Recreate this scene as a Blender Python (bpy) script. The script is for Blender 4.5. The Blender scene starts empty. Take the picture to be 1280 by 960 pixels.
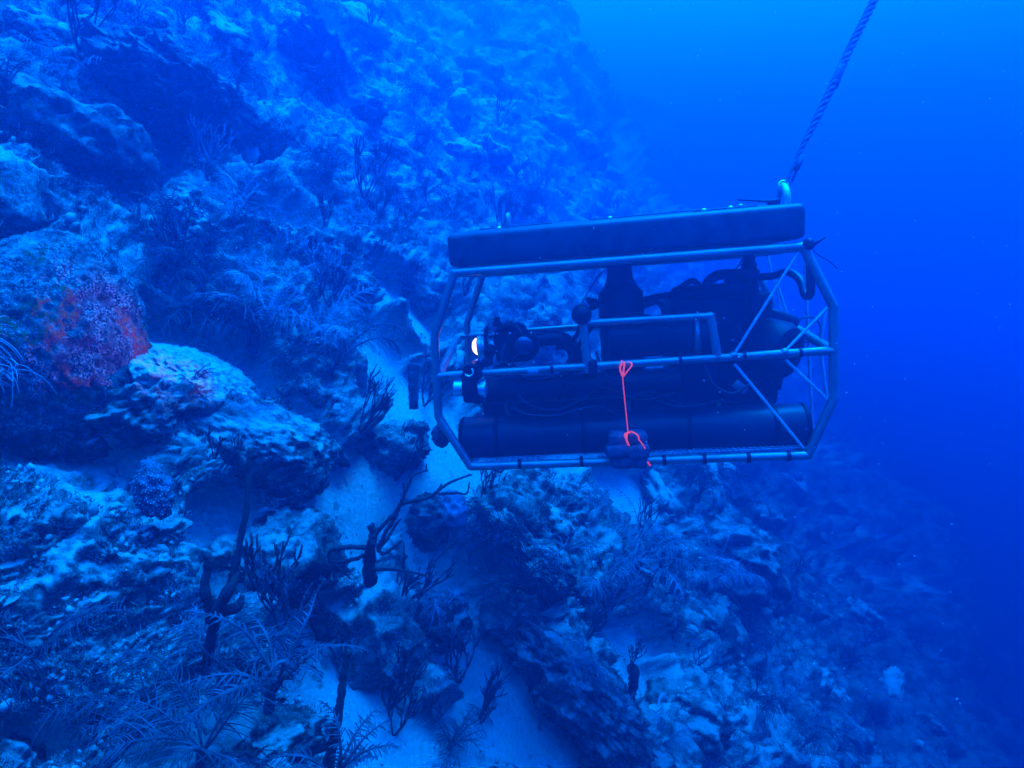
import bpy, bmesh, math, random
import numpy as np
from mathutils import Vector, Matrix, Euler

random.seed(7)
rng = np.random.default_rng(7)
SC = bpy.context.scene
COL = SC.collection
R = math.radians

# ------------------------------------------------------------------ camera
FPX, CX, CY, PITCH = 760.0, 640.0, 480.0, 13.0
cam_data = bpy.data.cameras.new('camera')
cam_data.sensor_width = 36.0
cam_data.lens = FPX / 1280.0 * 36.0
cam_data.clip_start = 0.05
cam_data.clip_end = 600
cam = bpy.data.objects.new('camera', cam_data)
cam.rotation_euler = (R(90 - PITCH), 0, 0)
COL.objects.link(cam)
SC.camera = cam

# ------------------------------------------------------------------ water light (the "sky" seen from under water)
SUN_EL, SUN_AZ = 70.0, 52.0     # elevation, azimuth clockwise from +Y
sun_dir = Vector((math.cos(R(SUN_EL)) * math.sin(R(SUN_AZ)), math.cos(R(SUN_EL)) * math.cos(R(SUN_AZ)), math.sin(R(SUN_EL))))
world = bpy.data.worlds.new("World")
SC.world = world
world.use_nodes = True
nt = world.node_tree
nt.nodes.clear()
N = nt.nodes.new
out = N('ShaderNodeOutputWorld')
bg = N('ShaderNodeBackground'); bg.inputs['Strength'].default_value = 0.1
sky = N('ShaderNodeTexSky'); sky.sky_type = 'NISHITA'; sky.sun_disc = False
sky.sun_elevation = R(SUN_EL); sky.sun_rotation = R(SUN_AZ)
tint = N('ShaderNodeMix'); tint.data_type = 'RGBA'; tint.blend_type = 'MULTIPLY'; tint.inputs[0].default_value = 1
tint.inputs[7].default_value = (0.0, 0.05, 0.42, 1)         # metres of sea water above filter the daylight
geo = N('ShaderNodeTexCoord')
dot = N('ShaderNodeVectorMath'); dot.operation = 'DOT_PRODUCT'
ax = Vector((-0.22, 0.10, 0.97)).normalized()
dot.inputs[1].default_value = ax
mr = N('ShaderNodeMapRange'); mr.inputs[1].default_value = -1; mr.inputs[2].default_value = 1
ramp = N('ShaderNodeValToRGB')
els = ramp.color_ramp.elements
els[0].position = 0.0; els[0].color = (0, 0.001, 0.04, 1)
els[1].position = 1.0; els[1].color = (0, 0.28, 1.3, 1)
for pos, c in ((0.25, (0, 0.002, 0.08, 1)), (0.42, (0, 0.028, 0.29, 1)), (0.53, (0, 0.155, 0.50, 1)), (0.68, (0, 0.14, 0.85, 1))):
    e = els.new(pos); e.color = c
mul = N('ShaderNodeMix'); mul.data_type = 'RGBA'; mul.blend_type = 'MULTIPLY'; mul.inputs[0].default_value = 1
mul.inputs[7].default_value = (19, 19, 19, 1)
mul.clamp_result = False
add = N('ShaderNodeMix'); add.data_type = 'RGBA'; add.blend_type = 'ADD'; add.inputs[0].default_value = 1
lk = nt.links.new
lk(sky.outputs[0], tint.inputs[6])
lk(geo.outputs['Generated'], dot.inputs[0]); lk(dot.outputs['Value'], mr.inputs[0]); lk(mr.outputs[0], ramp.inputs[0])
lk(ramp.outputs[0], mul.inputs[6]); lk(mul.outputs[2], add.inputs[6]); lk(tint.outputs[2], add.inputs[7])
lk(add.outputs[2], bg.inputs['Color']); lk(bg.outputs[0], out.inputs['Surface'])

sd = bpy.data.lights.new('sun', 'SUN'); sd.energy = 5.0; sd.angle = R(28); sd.color = (0.0, 0.27, 1.0)
so = bpy.data.objects.new('sun', sd); so.rotation_euler = sun_dir.to_track_quat('Z', 'Y').to_euler(); COL.objects.link(so)

SC.view_settings.view_transform = 'Standard'
SC.view_settings.look = 'None'
SC.view_settings.gamma = 1.0
SC.view_settings.use_curve_mapping = False
SC.view_settings.exposure = 3.75
cy = SC.cycles
cy.use_denoising = True
cy.max_bounces = 4; cy.diffuse_bounces = 2; cy.glossy_bounces = 2; cy.transmission_bounces = 2
cy.volume_bounces = 1; cy.transparent_max_bounces = 4
cy.use_adaptive_sampling = False
cy.sample_clamp_indirect = 4.0
cy.caustics_reflective = False; cy.caustics_refractive = False

# ------------------------------------------------------------------ noise (numpy)
_p = np.arange(256); np.random.default_rng(3).shuffle(_p); PERM = np.concatenate([_p, _p, _p])
_g = np.random.default_rng(5).normal(size=(256, 3)); GR = _g / np.linalg.norm(_g, axis=1)[:, None]
def perlin(P):
    P = np.asarray(P, float); I = np.floor(P).astype(int); F = P - I; I &= 255
    u = F * F * F * (F * (F * 6 - 15) + 10)
    def g(dx, dy, dz):
        h = PERM[PERM[PERM[I[:, 0] + dx] + I[:, 1] + dy] + I[:, 2] + dz]
        return (GR[h] * (F - (dx, dy, dz))).sum(1)
    x0 = g(0,0,0)*(1-u[:,0]) + g(1,0,0)*u[:,0]; x1 = g(0,1,0)*(1-u[:,0]) + g(1,1,0)*u[:,0]
    x2 = g(0,0,1)*(1-u[:,0]) + g(1,0,1)*u[:,0]; x3 = g(0,1,1)*(1-u[:,0]) + g(1,1,1)*u[:,0]
    return ((x0*(1-u[:,1]) + x1*u[:,1])*(1-u[:,2]) + (x2*(1-u[:,1]) + x3*u[:,1])*u[:,2]) * 1.7
def fbm(P, oct=4, billow=False, gain=0.5):
    P = np.asarray(P, float); s = 0; a = 1; t = 0
    for k in range(oct):
        n = perlin(P * (2.03 ** k) + 17.3 * k)
        s = s + a * ((1 - 2 * np.abs(n)) if billow else n); t += a; a *= gain
    return s / t
def sstep(a, b, x):
    t = np.clip((x - a) / (b - a), 0, 1); return t * t * (3 - 2 * t)

# ------------------------------------------------------------------ image rays -> world (where things of the photograph stand)
cp, sp_ = math.cos(R(PITCH)), math.sin(R(PITCH))
def rays(px, py):
    px = np.atleast_1d(px).astype(float); py = np.atleast_1d(py).astype(float)
    a = (px - CX) / FPX; b = (CY - py) / FPX
    return np.stack([a, cp + b * sp_, -sp_ + b * cp], 1)        # depth-normalised ray
VRIGHT = Vector((1, 0, 0)); VUP = Vector((0, sp_, cp)); VFWD = Vector((0, cp, -sp_))

# reef slope plane
r1 = rays(745, 0)[0]; r2 = rays(1400, 850)[0]
nrm = np.cross(r1, r2); nrm /= np.linalg.norm(nrm)
if nrm[2] < 0: nrm = -nrm
DIST = 1.75
S_ = np.cross(nrm, (0, 0, 1.0)); S_ /= np.linalg.norm(S_)
if S_[1] < 0: S_ = -S_
D_ = np.cross(nrm, S_); D_ = D_ if D_[2] > 0 else -D_
P0 = -DIST * nrm

def plane_uv(px, py):
    r = rays(px, py); t = -DIST / (r @ nrm); p = r * t[:, None] - P0
    return p @ S_, p @ D_, t
# sand chutes and pockets: (pixel x, y, half width px along, across, tilt deg)
SAND = [(250,455,75,26,33),(205,425,40,20,30),(150,185,55,14,48),(115,120,35,14,45),(185,200,22,40,10),(20,205,45,14,8),(500,395,50,18,35),(470,470,60,22,60),
        (520,525,45,45,40),(555,575,60,38,40),(470,610,80,42,-35),(440,640,55,35,0),(545,700,75,28,50),(360,590,40,30,30),(365,640,50,14,-30),
        (405,830,60,46,40),(450,870,40,40,0),(235,680,30,38,60),(225,745,28,20,0),(735,790,36,14,52),(775,840,20,40,-20),(770,615,30,25,30),
        (600,850,50,40,50),(560,920,70,30,0),(640,920,60,40,20),(800,805,36,14,20),(490,940,60,30,0),(30,575,55,30,20),(100,620,60,30,30),(20,935,35,22,0),
        (700,945,60,22,0),(620,500,50,24,50),(700,560,40,24,50),(350,560,20,30,0),(430,410,30,12,40),(330,290,30,12,40),(300,210,24,12,30),(10,335,22,30,0)]
_s = []
for (x, y, a, b, t) in SAND:
    u0, v0, dep = plane_uv(x, y); c, s = math.cos(R(t)), math.sin(R(t))
    u1, v1, _ = plane_uv(x + a * c, y + a * s); u2, v2, _ = plane_uv(x - b * s, y + b * c)
    M = np.array([[u1[0]-u0[0], u2[0]-u0[0]], [v1[0]-v0[0], v2[0]-v0[0]]])
    _s.append((u0[0], v0[0], np.linalg.inv(M)))
def sandmask(u, v):
    P = np.stack([u, v, u * 0], 1)
    w = fbm(P * 5.0 + 9, 3) * 0.55 + fbm(P * 18 + 3, 2) * 0.28
    m = np.full(len(u), -1.0)
    for (a, b, Mi) in _s:
        q = Mi @ np.stack([u - a, v - b]); m = np.maximum(m, 1.65 - np.sqrt((q ** 2).sum(0)))
    far = sstep(4.5, 8, u)                                           # chutes beyond what the photo resolves
    ch = 0.42 - 2.6 * np.abs(perlin(np.stack([u * 0.55 + 0.25 * v, v * 0.12, u * 0 + 4.4], 1)))
    m = np.maximum(m, ch * far - (1 - far))
    return sstep(-0.05, 0.35, m + w)
def height(u, v, mask=None):
    m = sandmask(u, v) if mask is None else mask
    P = np.stack([u, v, u * 0], 1); d = np.sqrt(u * u + v * v)
    big = fbm(P * 0.24 + 40, 3) * 1.5 * sstep(3.5, 11, d)
    mid = fbm(P * 0.95 + 11, 3) * 0.16
    k = 0.55 + 0.45 * sstep(1.5, 6, d) + 0.8 * sstep(6, 14, d)
    lump = (fbm(P * 2.3 + 5, 4, True) * 0.5 + 0.25) * 0.30 * k
    fine = fbm(P * 11 + 2, 4, True, 0.6) * 0.066 + fbm(P * 42 + 7, 2, True) * 0.012
    return big + mid + (1 - m) * (lump + fine + 0.02) + m * (fbm(P * 6, 2) * 0.012 - 0.02)
def surf_pt(u, v, h=None):
    h = height(u, v) if h is None else h
    return P0 + u[:, None] * S_ + v[:, None] * D_ + h[:, None] * nrm
def hit(px, py):
    """first point where the picture ray meets the reef surface -> (world point, depth)"""
    r = rays(px, py)[0]
    t = np.concatenate([np.linspace(0.5, 8, 500), np.linspace(8.02, 30, 500)])
    p = r[None, :] * t[:, None] - P0
    f = p @ nrm - height(p @ S_, p @ D_)
    i = np.argmax(f < 0) if (f < 0).any() else len(t) - 1
    return Vector(r * t[i]), float(t[i])

# ------------------------------------------------------------------ materials
def mat(name, rgb=(0.5, 0.5, 0.5), rough=0.6, metal=0.0, var=0.0, vscale=20.0, bump=0.0, bscale=60.0, rgb2=None, emit=None, estr=0.0, spec=0.5):
    m = bpy.data.materials.new(name); m.use_nodes = True
    t = m.node_tree; b = t.nodes['Principled BSDF']; l = t.links.new
    b.inputs['Roughness'].default_value = rough; b.inputs['Metallic'].default_value = metal
    b.inputs['Specular IOR Level'].default_value = spec
    tc = t.nodes.new('ShaderNodeTexCoord')
    n = t.nodes.new('ShaderNodeTexNoise'); n.inputs['Scale'].default_value = vscale; n.inputs['Detail'].default_value = 5
    l(tc.outputs['Object'], n.inputs['Vector'])
    r_ = t.nodes.new('ShaderNodeValToRGB')
    c2 = rgb2 or tuple(min(1, c * (1 + var)) for c in rgb); c1 = tuple(c * (1 - var) for c in rgb) if not rgb2 else rgb
    r_.color_ramp.elements[0].position = 0.38; r_.color_ramp.elements[0].color = (*c1, 1)
    r_.color_ramp.elements[1].position = 0.62; r_.color_ramp.elements[1].color = (*c2, 1)
    l(n.outputs['Fac'], r_.inputs[0]); l(r_.outputs[0], b.inputs['Base Color'])
    if bump:
        n2 = t.nodes.new('ShaderNodeTexNoise'); n2.inputs['Scale'].default_value = bscale; n2.inputs['Detail'].default_value = 4
        l(tc.outputs['Object'], n2.inputs['Vector'])
        bp = t.nodes.new('ShaderNodeBump'); bp.inputs['Strength'].default_value = bump; bp.inputs['Distance'].default_value = 0.01
        l(n2.outputs['Fac'], bp.inputs['Height']); l(bp.outputs[0], b.inputs['Normal'])
    if emit:
        b.inputs['Emission Color'].default_value = (*emit, 1); b.inputs['Emission Strength'].default_value = estr
    return m

def reef_mat(name, sand_attr, dark=(0.022, 0.028, 0.025), pale=(0.50, 0.48, 0.43), settle=0.5, red=False, scale=1.0, offset=0.02, cover=0.85):
    """algae-dark rock with pale encrusting growth; sediment lies on the faces that look up"""
    m = bpy.data.materials.new(name); m.use_nodes = True
    t = m.node_tree; b = t.nodes['Principled BSDF']; l = t.links.new; NN = t.nodes.new
    b.inputs['Roughness'].default_value = 0.9; b.inputs['Specular IOR Level'].default_value = 0.15
    g = NN('ShaderNodeNewGeometry')
    def noise(s, d=5, rough=0.6):
        n = NN('ShaderNodeTexNoise'); n.inputs['Scale'].default_value = s * scale; n.inputs['Detail'].default_value = d
        n.inputs['Roughness'].default_value = rough; l(g.outputs['Position'], n.inputs['Vector']); return n.outputs['Fac']
    def rampf(src, a, c):
        r = NN('ShaderNodeMapRange'); r.interpolation_type = 'SMOOTHSTEP'; r.inputs[1].default_value = a; r.inputs[2].default_value = c; l(src, r.inputs[0]); return r.outputs[0]
    def math_(op, a, c):
        n = NN('ShaderNodeMath'); n.operation = op; n.use_clamp = True
        for k, s in enumerate((a, c)):
            if isinstance(s, (int, float)): n.inputs[k].default_value = s
            else: l(s, n.inputs[k])
        return n.outputs[0]
    def mix(f, a, c):
        n = NN('ShaderNodeMix'); n.data_type = 'RGBA'
        l(f, n.inputs[0])
        for k, s in ((6, a), (7, c)):
            if isinstance(s, tuple): n.inputs[k].default_value = (*s, 1)
            else: l(s, n.inputs[k])
        return n.outputs[2]
    big = rampf(noise(3.2), 0.44 + offset, 0.58 + offset)
    fine = rampf(noise(38, 4, 0.7), 0.44, 0.60)
    speck = math_('MULTIPLY', rampf(noise(125, 3, 0.7), 0.50, 0.58), rampf(noise(14, 4, 0.6), 0.40, 0.60))
    base = mix(math_('MULTIPLY', math_('ADD', math_('MULTIPLY', big, 0.65), math_('MULTIPLY', fine, 0.5)), 0.85), dark, tuple(0.55 * c for c in pale))
    base = mix(math_('MULTIPLY', speck, cover), base, pale)
    sx = NN('ShaderNodeSeparateXYZ'); l(g.outputs['Normal'], sx.inputs[0])
    up = rampf(sx.outputs[2], 0.35, 0.95)
    lo_ = 0.26 if settle >= 0.95 else 0.40
    sed = math_('MULTIPLY', math_('MULTIPLY', up, rampf(noise(9, 5, 0.65), lo_, lo_ + 0.18)), settle)
    if sand_attr:
        ag = NN('ShaderNodeAttribute'); ag.attribute_name = 'overgrown'
        sed = math_('MULTIPLY', sed, math_('SUBTRACT', 1.0, math_('MULTIPLY', ag.outputs['Fac'], 0.75)))
        base = mix(math_('MULTIPLY', ag.outputs['Fac'], 0.5), base, dark)
    col = mix(sed, base, (0.66, 0.63, 0.55))
    if red:
        at = NN('ShaderNodeAttribute'); at.attribute_name = 'red'
        rf = math_('MULTIPLY', math_('MULTIPLY', at.outputs['Fac'], 1.0), rampf(noise(30, 5, 0.75), 0.45, 0.54))
        col = mix(rf, col, mix(rampf(noise(60), 0.4, 0.6), (0.85, 0.02, 0.01), (0.80, 0.12, 0.03)))
    if sand_attr:
        at = NN('ShaderNodeAttribute'); at.attribute_name = 'sand'
        sc_ = mix(rampf(noise(70, 4, 0.7), 0.36, 0.66), (0.58, 0.55, 0.48), (0.78, 0.75, 0.66))
        sc_ = mix(rampf(noise(16, 3), 0.60, 0.72), sc_, (0.26, 0.26, 0.22))
        col = mix(at.outputs['Fac'], col, sc_)
    l(col, b.inputs['Base Color'])
    n2 = noise(55, 6, 0.75)
    bp = NN('ShaderNodeBump'); bp.inputs['Strength'].default_value = 1.0; bp.inputs['Distance'].default_value = 0.035
    l(n2, bp.inputs['Height']); l(bp.outputs[0], b.inputs['Normal'])
    return m

M = dict(
    reef=reef_mat('reef_rock', True, settle=0.85, offset=0.0),
    rock=reef_mat('boulder_rock', False, settle=0.9),
    sandy=reef_mat('sandy_rock', False, dark=(0.3, 0.29, 0.25), pale=(0.62, 0.6, 0.52), settle=1.0, offset=-0.1, cover=0.5),
    ledge=reef_mat('ledge_rock', False, dark=(0.02, 0.028, 0.025), pale=(0.4, 0.38, 0.34), settle=0.8, offset=0.05, cover=0.6),
    darkrock=reef_mat('dark_rock', False, dark=(0.02, 0.028, 0.025), pale=(0.34, 0.33, 0.30), settle=0.55, offset=0.05, cover=0.5),
    redrock=reef_mat('encrusted_rock', False, dark=(0.03, 0.03, 0.035), pale=(0.55, 0.52, 0.50), settle=0.4, red=True, scale=1.4, offset=0.07, cover=1.0),
    palerock=reef_mat('silty_rock', False, pale=(0.5, 0.48, 0.42), settle=0.95, offset=-0.05),
    plume=mat('sea_plume_tissue', (0.042, 0.04, 0.05), 0.7, var=0.35, vscale=9, spec=0.12),
    plume_pale=mat('pale_plume_tissue', (0.20, 0.19, 0.22), 0.7, var=0.3, vscale=9, spec=0.12),
    stem=mat('gorgonian_stem', (0.06, 0.05, 0.06), 0.7, var=0.3, spec=0.12),
    darkstem=mat('dead_stem', (0.025, 0.022, 0.022), 0.85, var=0.4, spec=0.12, bump=0.5, bscale=120),
    sponge=mat('sponge_skin', (0.05, 0.045, 0.06), 0.85, var=0.5, vscale=30, bump=0.8, bscale=70),
    sponge_pale=mat('pale_sponge', (0.20, 0.19, 0.21), 0.85, var=0.3, vscale=14, bump=0.6, bscale=60),
    turf=mat('algae_turf_blade', (0.07, 0.08, 0.06), 0.8, var=0.7, vscale=3),
    turfpale=mat('pale_hydroid', (0.40, 0.38, 0.36), 0.8, var=0.4, vscale=3),
    rubble=mat('coral_rubble', (0.10, 0.10, 0.09), 0.9, rgb2=(0.36, 0.34, 0.30), vscale=6, bump=0.5),
    foam=mat('syntactic_foam', (0.010, 0.010, 0.014), 0.5, rgb2=(0.030, 0.030, 0.036), vscale=14, bump=0.10, bscale=25, spec=0.3),
    foamshade=mat('foam_recess_shade', (0.006, 0.006, 0.008), 0.8),
    frame=mat('coated_steel_tube', (0.15, 0.25, 0.22), 0.38, 0.65, var=0.14, vscale=9, bump=0.08, bscale=50),
    rod=mat('thin_steel_rod', (0.5, 0.56, 0.58), 0.35, 0.5, var=0.15),
    housing=mat('anodised_housing', (0.012, 0.013, 0.020), 0.42, 0.0, var=0.3, vscale=4, spec=0.22),
    black=mat('black_plastic', (0.006, 0.006, 0.010), 0.5, var=0.4, spec=0.15),
    rubber=mat('black_hose', (0.008, 0.008, 0.012), 0.42, var=0.3, spec=0.3),
    silver=mat('bare_aluminium', (0.75, 0.78, 0.80), 0.28, 0.8, var=0.08),
    mesh=mat('mesh_wire', (0.30, 0.32, 0.34), 0.5, 0.3),
    weight=mat('weight_bag', (0.045, 0.05, 0.075), 0.85, var=0.4, vscale=25, bump=0.7, bscale=150),
    # dye taken as fluorescent: small emission added so the cord shows red in blue light
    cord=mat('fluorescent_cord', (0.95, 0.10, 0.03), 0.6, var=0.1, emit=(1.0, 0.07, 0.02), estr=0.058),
    rope=mat('twisted_rope', (0.04, 0.045, 0.07), 0.8, rgb2=(0.10, 0.11, 0.15), vscale=30, bump=0.8, bscale=180),
    lens=mat('lamp_glass', (1, 0.8, 0.7), 0.2, emit=(1.0, 0.44, 0.15), estr=0.5),
    glass=mat('lens_glass', (0.01, 0.01, 0.02), 0.05, spec=0.9),
    brass=mat('bright_bolt', (0.75, 0.75, 0.6), 0.3, 0.6),
    snow=mat('drifting_particle', (0.8, 0.8, 0.8), 0.9),
)

# ------------------------------------------------------------------ mesh builder
class MB:
    def __init__(s): s.v = []; s.f = []
    def add(s, vs, fs):
        o = len(s.v); s.v += [tuple(v) for v in vs]; s.f += [tuple(i + o for i in f) for f in fs]; return s
    def tube(s, pts, r, n=10, caps=True, closed=False):
        pts = [Vector(p) for p in pts]; k = len(pts)
        rr = r if isinstance(r, (list, tuple)) else [r] * k
        T = []
        for i in range(k):
            if closed: d = pts[(i + 1) % k] - pts[i - 1]
            else: d = pts[min(i + 1, k - 1)] - pts[max(i - 1, 0)]
            T.append(d.normalized() if d.length > 1e-9 else Vector((0, 0, 1)))
        a = T[0].orthogonal().normalized(); vs = []
        for i in range(k):
            a = a - T[i] * a.dot(T[i]); a = a.normalized() if a.length > 1e-6 else T[i].orthogonal().normalized()
            b = T[i].cross(a)
            for j in range(n):
                w = 2 * math.pi * j / n; vs.append(pts[i] + (a * math.cos(w) + b * math.sin(w)) * rr[i])
        fs = []
        for i in range(k if closed else k - 1):
            i2 = (i + 1) % k
            for j in range(n):
                j2 = (j + 1) % n; fs.append((i*n + j, i*n + j2, i2*n + j2, i2*n + j))
        if caps and not closed:
            fs.append(tuple(range(n))[::-1]); fs.append(tuple((k-1)*n + j for j in range(n)))
        return s.add(vs, fs)
    def lathe(s, p0, axis, prof, n=28):
        """prof: (distance along axis, radius)"""
        p0 = Vector(p0); ax_ = Vector(axis).normalized()
        return s.tube_prof(p0, ax_, prof, n)
    def tube_prof(s, p0, ax_, prof, n):
        a = ax_.orthogonal().normalized(); b = ax_.cross(a); vs = []
        for (d, r) in prof:
            for j in range(n):
                w = 2*math.pi*j/n; vs.append(p0 + ax_*d + (a*math.cos(w) + b*math.sin(w))*max(r, 1e-5))
        fs = []
        for i in range(len(prof) - 1):
            for j in range(n):
                j2 = (j+1) % n; fs.append((i*n+j, i*n+j2, (i+1)*n+j2, (i+1)*n+j))
        fs.append(tuple(range(n))[::-1]); fs.append(tuple((len(prof)-1)*n + j for j in range(n)))
        return s.add(vs, fs)
    def box(s, c, size, rot=None, bev=0.0, seg=3):
        bm = bmesh.new(); bmesh.ops.create_cube(bm, size=1)
        for v in bm.verts: v.co = Vector((v.co.x*size[0], v.co.y*size[1], v.co.z*size[2]))
        if bev: bmesh.ops.bevel(bm, geom=list(bm.edges), offset=bev, segments=seg, affect='EDGES', profile=0.5)
        m3 = rot if rot is not None else Matrix.Identity(3)
        bm.verts.index_update()
        vs = [m3 @ v.co + Vector(c) for v in bm.verts]; fs = [[v.index for v in f.verts] for f in bm.faces]
        bm.free(); return s.add(vs, fs)
    def ball(s, c, r, sub=2, scale=(1,1,1)):
        bm = bmesh.new(); bmesh.ops.create_icosphere(bm, subdivisions=sub, radius=r); bm.verts.index_update()
        vs = [Vector(c) + Vector((v.co.x*scale[0], v.co.y*scale[1], v.co.z*scale[2])) for v in bm.verts]
        fs = [[v.index for v in f.verts] for f in bm.faces]; bm.free(); return s.add(vs, fs)
    def torus(s, c, axis, R0, r, n=20, m=8, a0=0, a1=360):
        ax_ = Vector(axis).normalized(); a = ax_.orthogonal().normalized(); b = ax_.cross(a); full = (a1 - a0) >= 360
        pts = [Vector(c) + (a*math.cos(R(a0 + (a1-a0)*i/n)) + b*math.sin(R(a0 + (a1-a0)*i/n)))*R0 for i in range(n if full else n + 1)]
        return s.tube(pts, r, m, closed=full)
    def build(s, name, m, parent=None, smooth=True, auto=None):
        me = bpy.data.meshes.new(name); me.from_pydata(s.v, [], s.f); me.update()
        if smooth: me.polygons.foreach_set('use_smooth', [True]*len(me.polygons))
        if auto: me.set_sharp_from_angle(angle=R(auto))
        me.materials.append(m)
        o = bpy.data.objects.new(name, me); COL.objects.link(o)
        if parent: o.parent = parent
        return o
def np_mesh(name, V, F, m, smooth=True):
    V = np.asarray(V, np.float32); F = np.asarray(F, np.int32); k = F.shape[1]
    me = bpy.data.meshes.new(name); me.vertices.add(len(V)); me.vertices.foreach_set('co', V.ravel())
    me.loops.add(F.size); me.loops.foreach_set('vertex_index', F.ravel())
    me.polygons.add(len(F)); me.polygons.foreach_set('loop_start', np.arange(len(F), dtype=np.int32) * k)
    try: me.polygons.foreach_set('loop_total', np.full(len(F), k, np.int32))
    except Exception: pass
    if smooth: me.polygons.foreach_set('use_smooth', np.ones(len(F), bool))
    me.update(calc_edges=True); me.validate(); me.materials.append(m)
    return me
def tag(o, label=None, cat=None, group=None, kind=None):
    if label: o['label'] = label
    if cat: o['category'] = cat
    if group: o['group'] = group
    if kind: o['kind'] = kind
    return o
def empty(name, loc=(0,0,0)):
    o = bpy.data.objects.new(name, None); o.location = loc; o.empty_display_size = 0.1; COL.objects.link(o); return o
def link_mesh(name, me, loc=(0,0,0), parent=None):
    o = bpy.data.objects.new(name, me); o.location = loc; COL.objects.link(o)
    if parent: o.parent = parent
    return o
def catmull(P, n=8):
    P = [Vector(p) for p in P]; Q = [P[0]*2 - P[1]] + P + [P[-1]*2 - P[-2]]; o = []
    for i in range(1, len(Q) - 2):
        for k in range(n):
            t = k / n; a, b, c, d = Q[i-1], Q[i], Q[i+1], Q[i+2]
            o.append(0.5*((2*b) + (c-a)*t + (2*a-5*b+4*c-d)*t*t + (3*b-a-3*c+d)*t**3))
    return o + [P[-1]]

# ------------------------------------------------------------------ the reef slope
NR, NA = 640, 860
rad = 0.22 * np.exp(np.linspace(0, math.log(52 / 0.22), NR)); ang = np.radians(np.linspace(-112, 118, NA))
RR, AA = np.meshgrid(rad, ang, indexing='ij')
U = (RR * np.cos(AA)).ravel(); V = (RR * np.sin(AA)).ravel()
V = np.where(V > 7.5, 7.5 + (V - 7.5) * 0.02, V)
mk = sandmask(U, V); hh = height(U, V, mk); PT = surf_pt(U, V, hh)
# warp sideways a little so that ledges overhang
w1 = fbm(np.stack([U * 3.1, V * 3.1, U * 0 + 3], 1), 2) * (1 - mk) * 0.10
w2 = fbm(np.stack([U * 3.1, V * 3.1, U * 0 + 13], 1), 2) * (1 - mk) * 0.10
PT = PT + w1[:, None] * S_ + (w2 - 0.25 * (1 - mk) * np.maximum(hh, 0) * 0.5)[:, None] * D_
ii, jj = np.meshgrid(np.arange(NR - 1), np.arange(NA - 1), indexing='ij'); a0 = (ii * NA + jj).ravel()
F4 = np.stack([a0, a0 + NA, a0 + NA + 1, a0 + 1], 1)
e1 = PT[F4[1000, 1]] - PT[F4[1000, 0]]; e2 = PT[F4[1000, 3]] - PT[F4[1000, 0]]
if np.dot(np.cross(e1, e2), nrm) < 0: F4 = F4[:, ::-1]
me = np_mesh('reef_slope', PT, F4, M['reef'])
at = me.attributes.new('sand', 'FLOAT', 'POINT'); at.data.foreach_set('value', mk.astype(np.float32))
og = sstep(2.6, 6.0, U) * sstep(2.5, -0.5, V)
at = me.attributes.new('overgrown', 'FLOAT', 'POINT'); at.data.foreach_set('value', og.astype(np.float32))
tag(link_mesh('reef_slope', me), kind='structure')
ZMIN = float(PT[:, 2].min()); ZMAX = float(PT[:, 2].max())

# ------------------------------------------------------------------ rocks
_ico = {}
def ico(sub):
    if sub not in _ico:
        bm = bmesh.new(); bmesh.ops.create_icosphere(bm, subdivisions=sub, radius=1); bm.verts.index_update()
        _ico[sub] = (np.array([v.co[:] for v in bm.verts]), np.array([[v.index for v in f.verts] for f in bm.faces])); bm.free()
    return _ico[sub]
def rock_mesh(name, size, seed, sub=5, rough=1.0, m=None, red=None, blocky=0.0):
    Vn, Fn = ico(sub); s = np.array(size); P = Vn * 1.0
    if blocky:
        P = np.sign(P) * np.abs(P) ** (1 - blocky * 0.45)
    g = float(min(s)) + 0.25 * float(max(s))
    X = Vn * s
    q = X + seed * 3.71
    d = fbm(q * (1.0 / g), 3) * 0.62 * rough + fbm(q * (2.8 / g) + 4, 4, True) * 0.26 * rough
    d = d + 0.05 * rough * (np.floor(X @ np.array([0.3, 0.2, 0.93]) / g * 5 + d * 3) % 2)
    W = X * 0 + P * s * (1 + d)[:, None]
    q2 = W + seed
    ks = max(1.0, g * 2.2)
    W += ks * Vn * (fbm(q2 * 16 / ks, 3, True, 0.6) * 0.026 * rough + fbm(q2 * 48, 2, True) * 0.012)[:, None]
    me = np_mesh(name, W, Fn, m or M['rock'])
    if red is not None:
        at = me.attributes.new('red', 'FLOAT', 'POINT'); at.data.foreach_set('value', red(W).astype(np.float32))
    return me
def view_rot(deg):
    """object axes: X right, Y away, Z up as seen from the photograph's side, turned by deg (clockwise)"""
    b = Matrix((VRIGHT, VFWD, VUP)).transposed()
    return (b @ Matrix.Rotation(R(deg), 3, 'Y')).to_euler()
def rock(px, py, hw, hh_, deg, seed, label, m='rock', back=0.0, thick=None, sub=5, rough=1.0, red=None, name='boulder', group=None, depth=None, blocky=0.3):
    p, d = hit(px, py)
    if depth: d = depth
    d += back
    sx, sz = 0.88 * hw / FPX * d, 0.88 * hh_ / FPX * d; sy = thick or (sx + sz) / 2
    me = rock_mesh(name, (sx, sy, sz), seed, sub, rough, M[m], red, blocky)
    o = link_mesh(name, me, Vector(rays(px, py)[0]) * d); o.rotation_euler = view_rot(deg)
    tag(o, label, 'rock', group); return o

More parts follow.
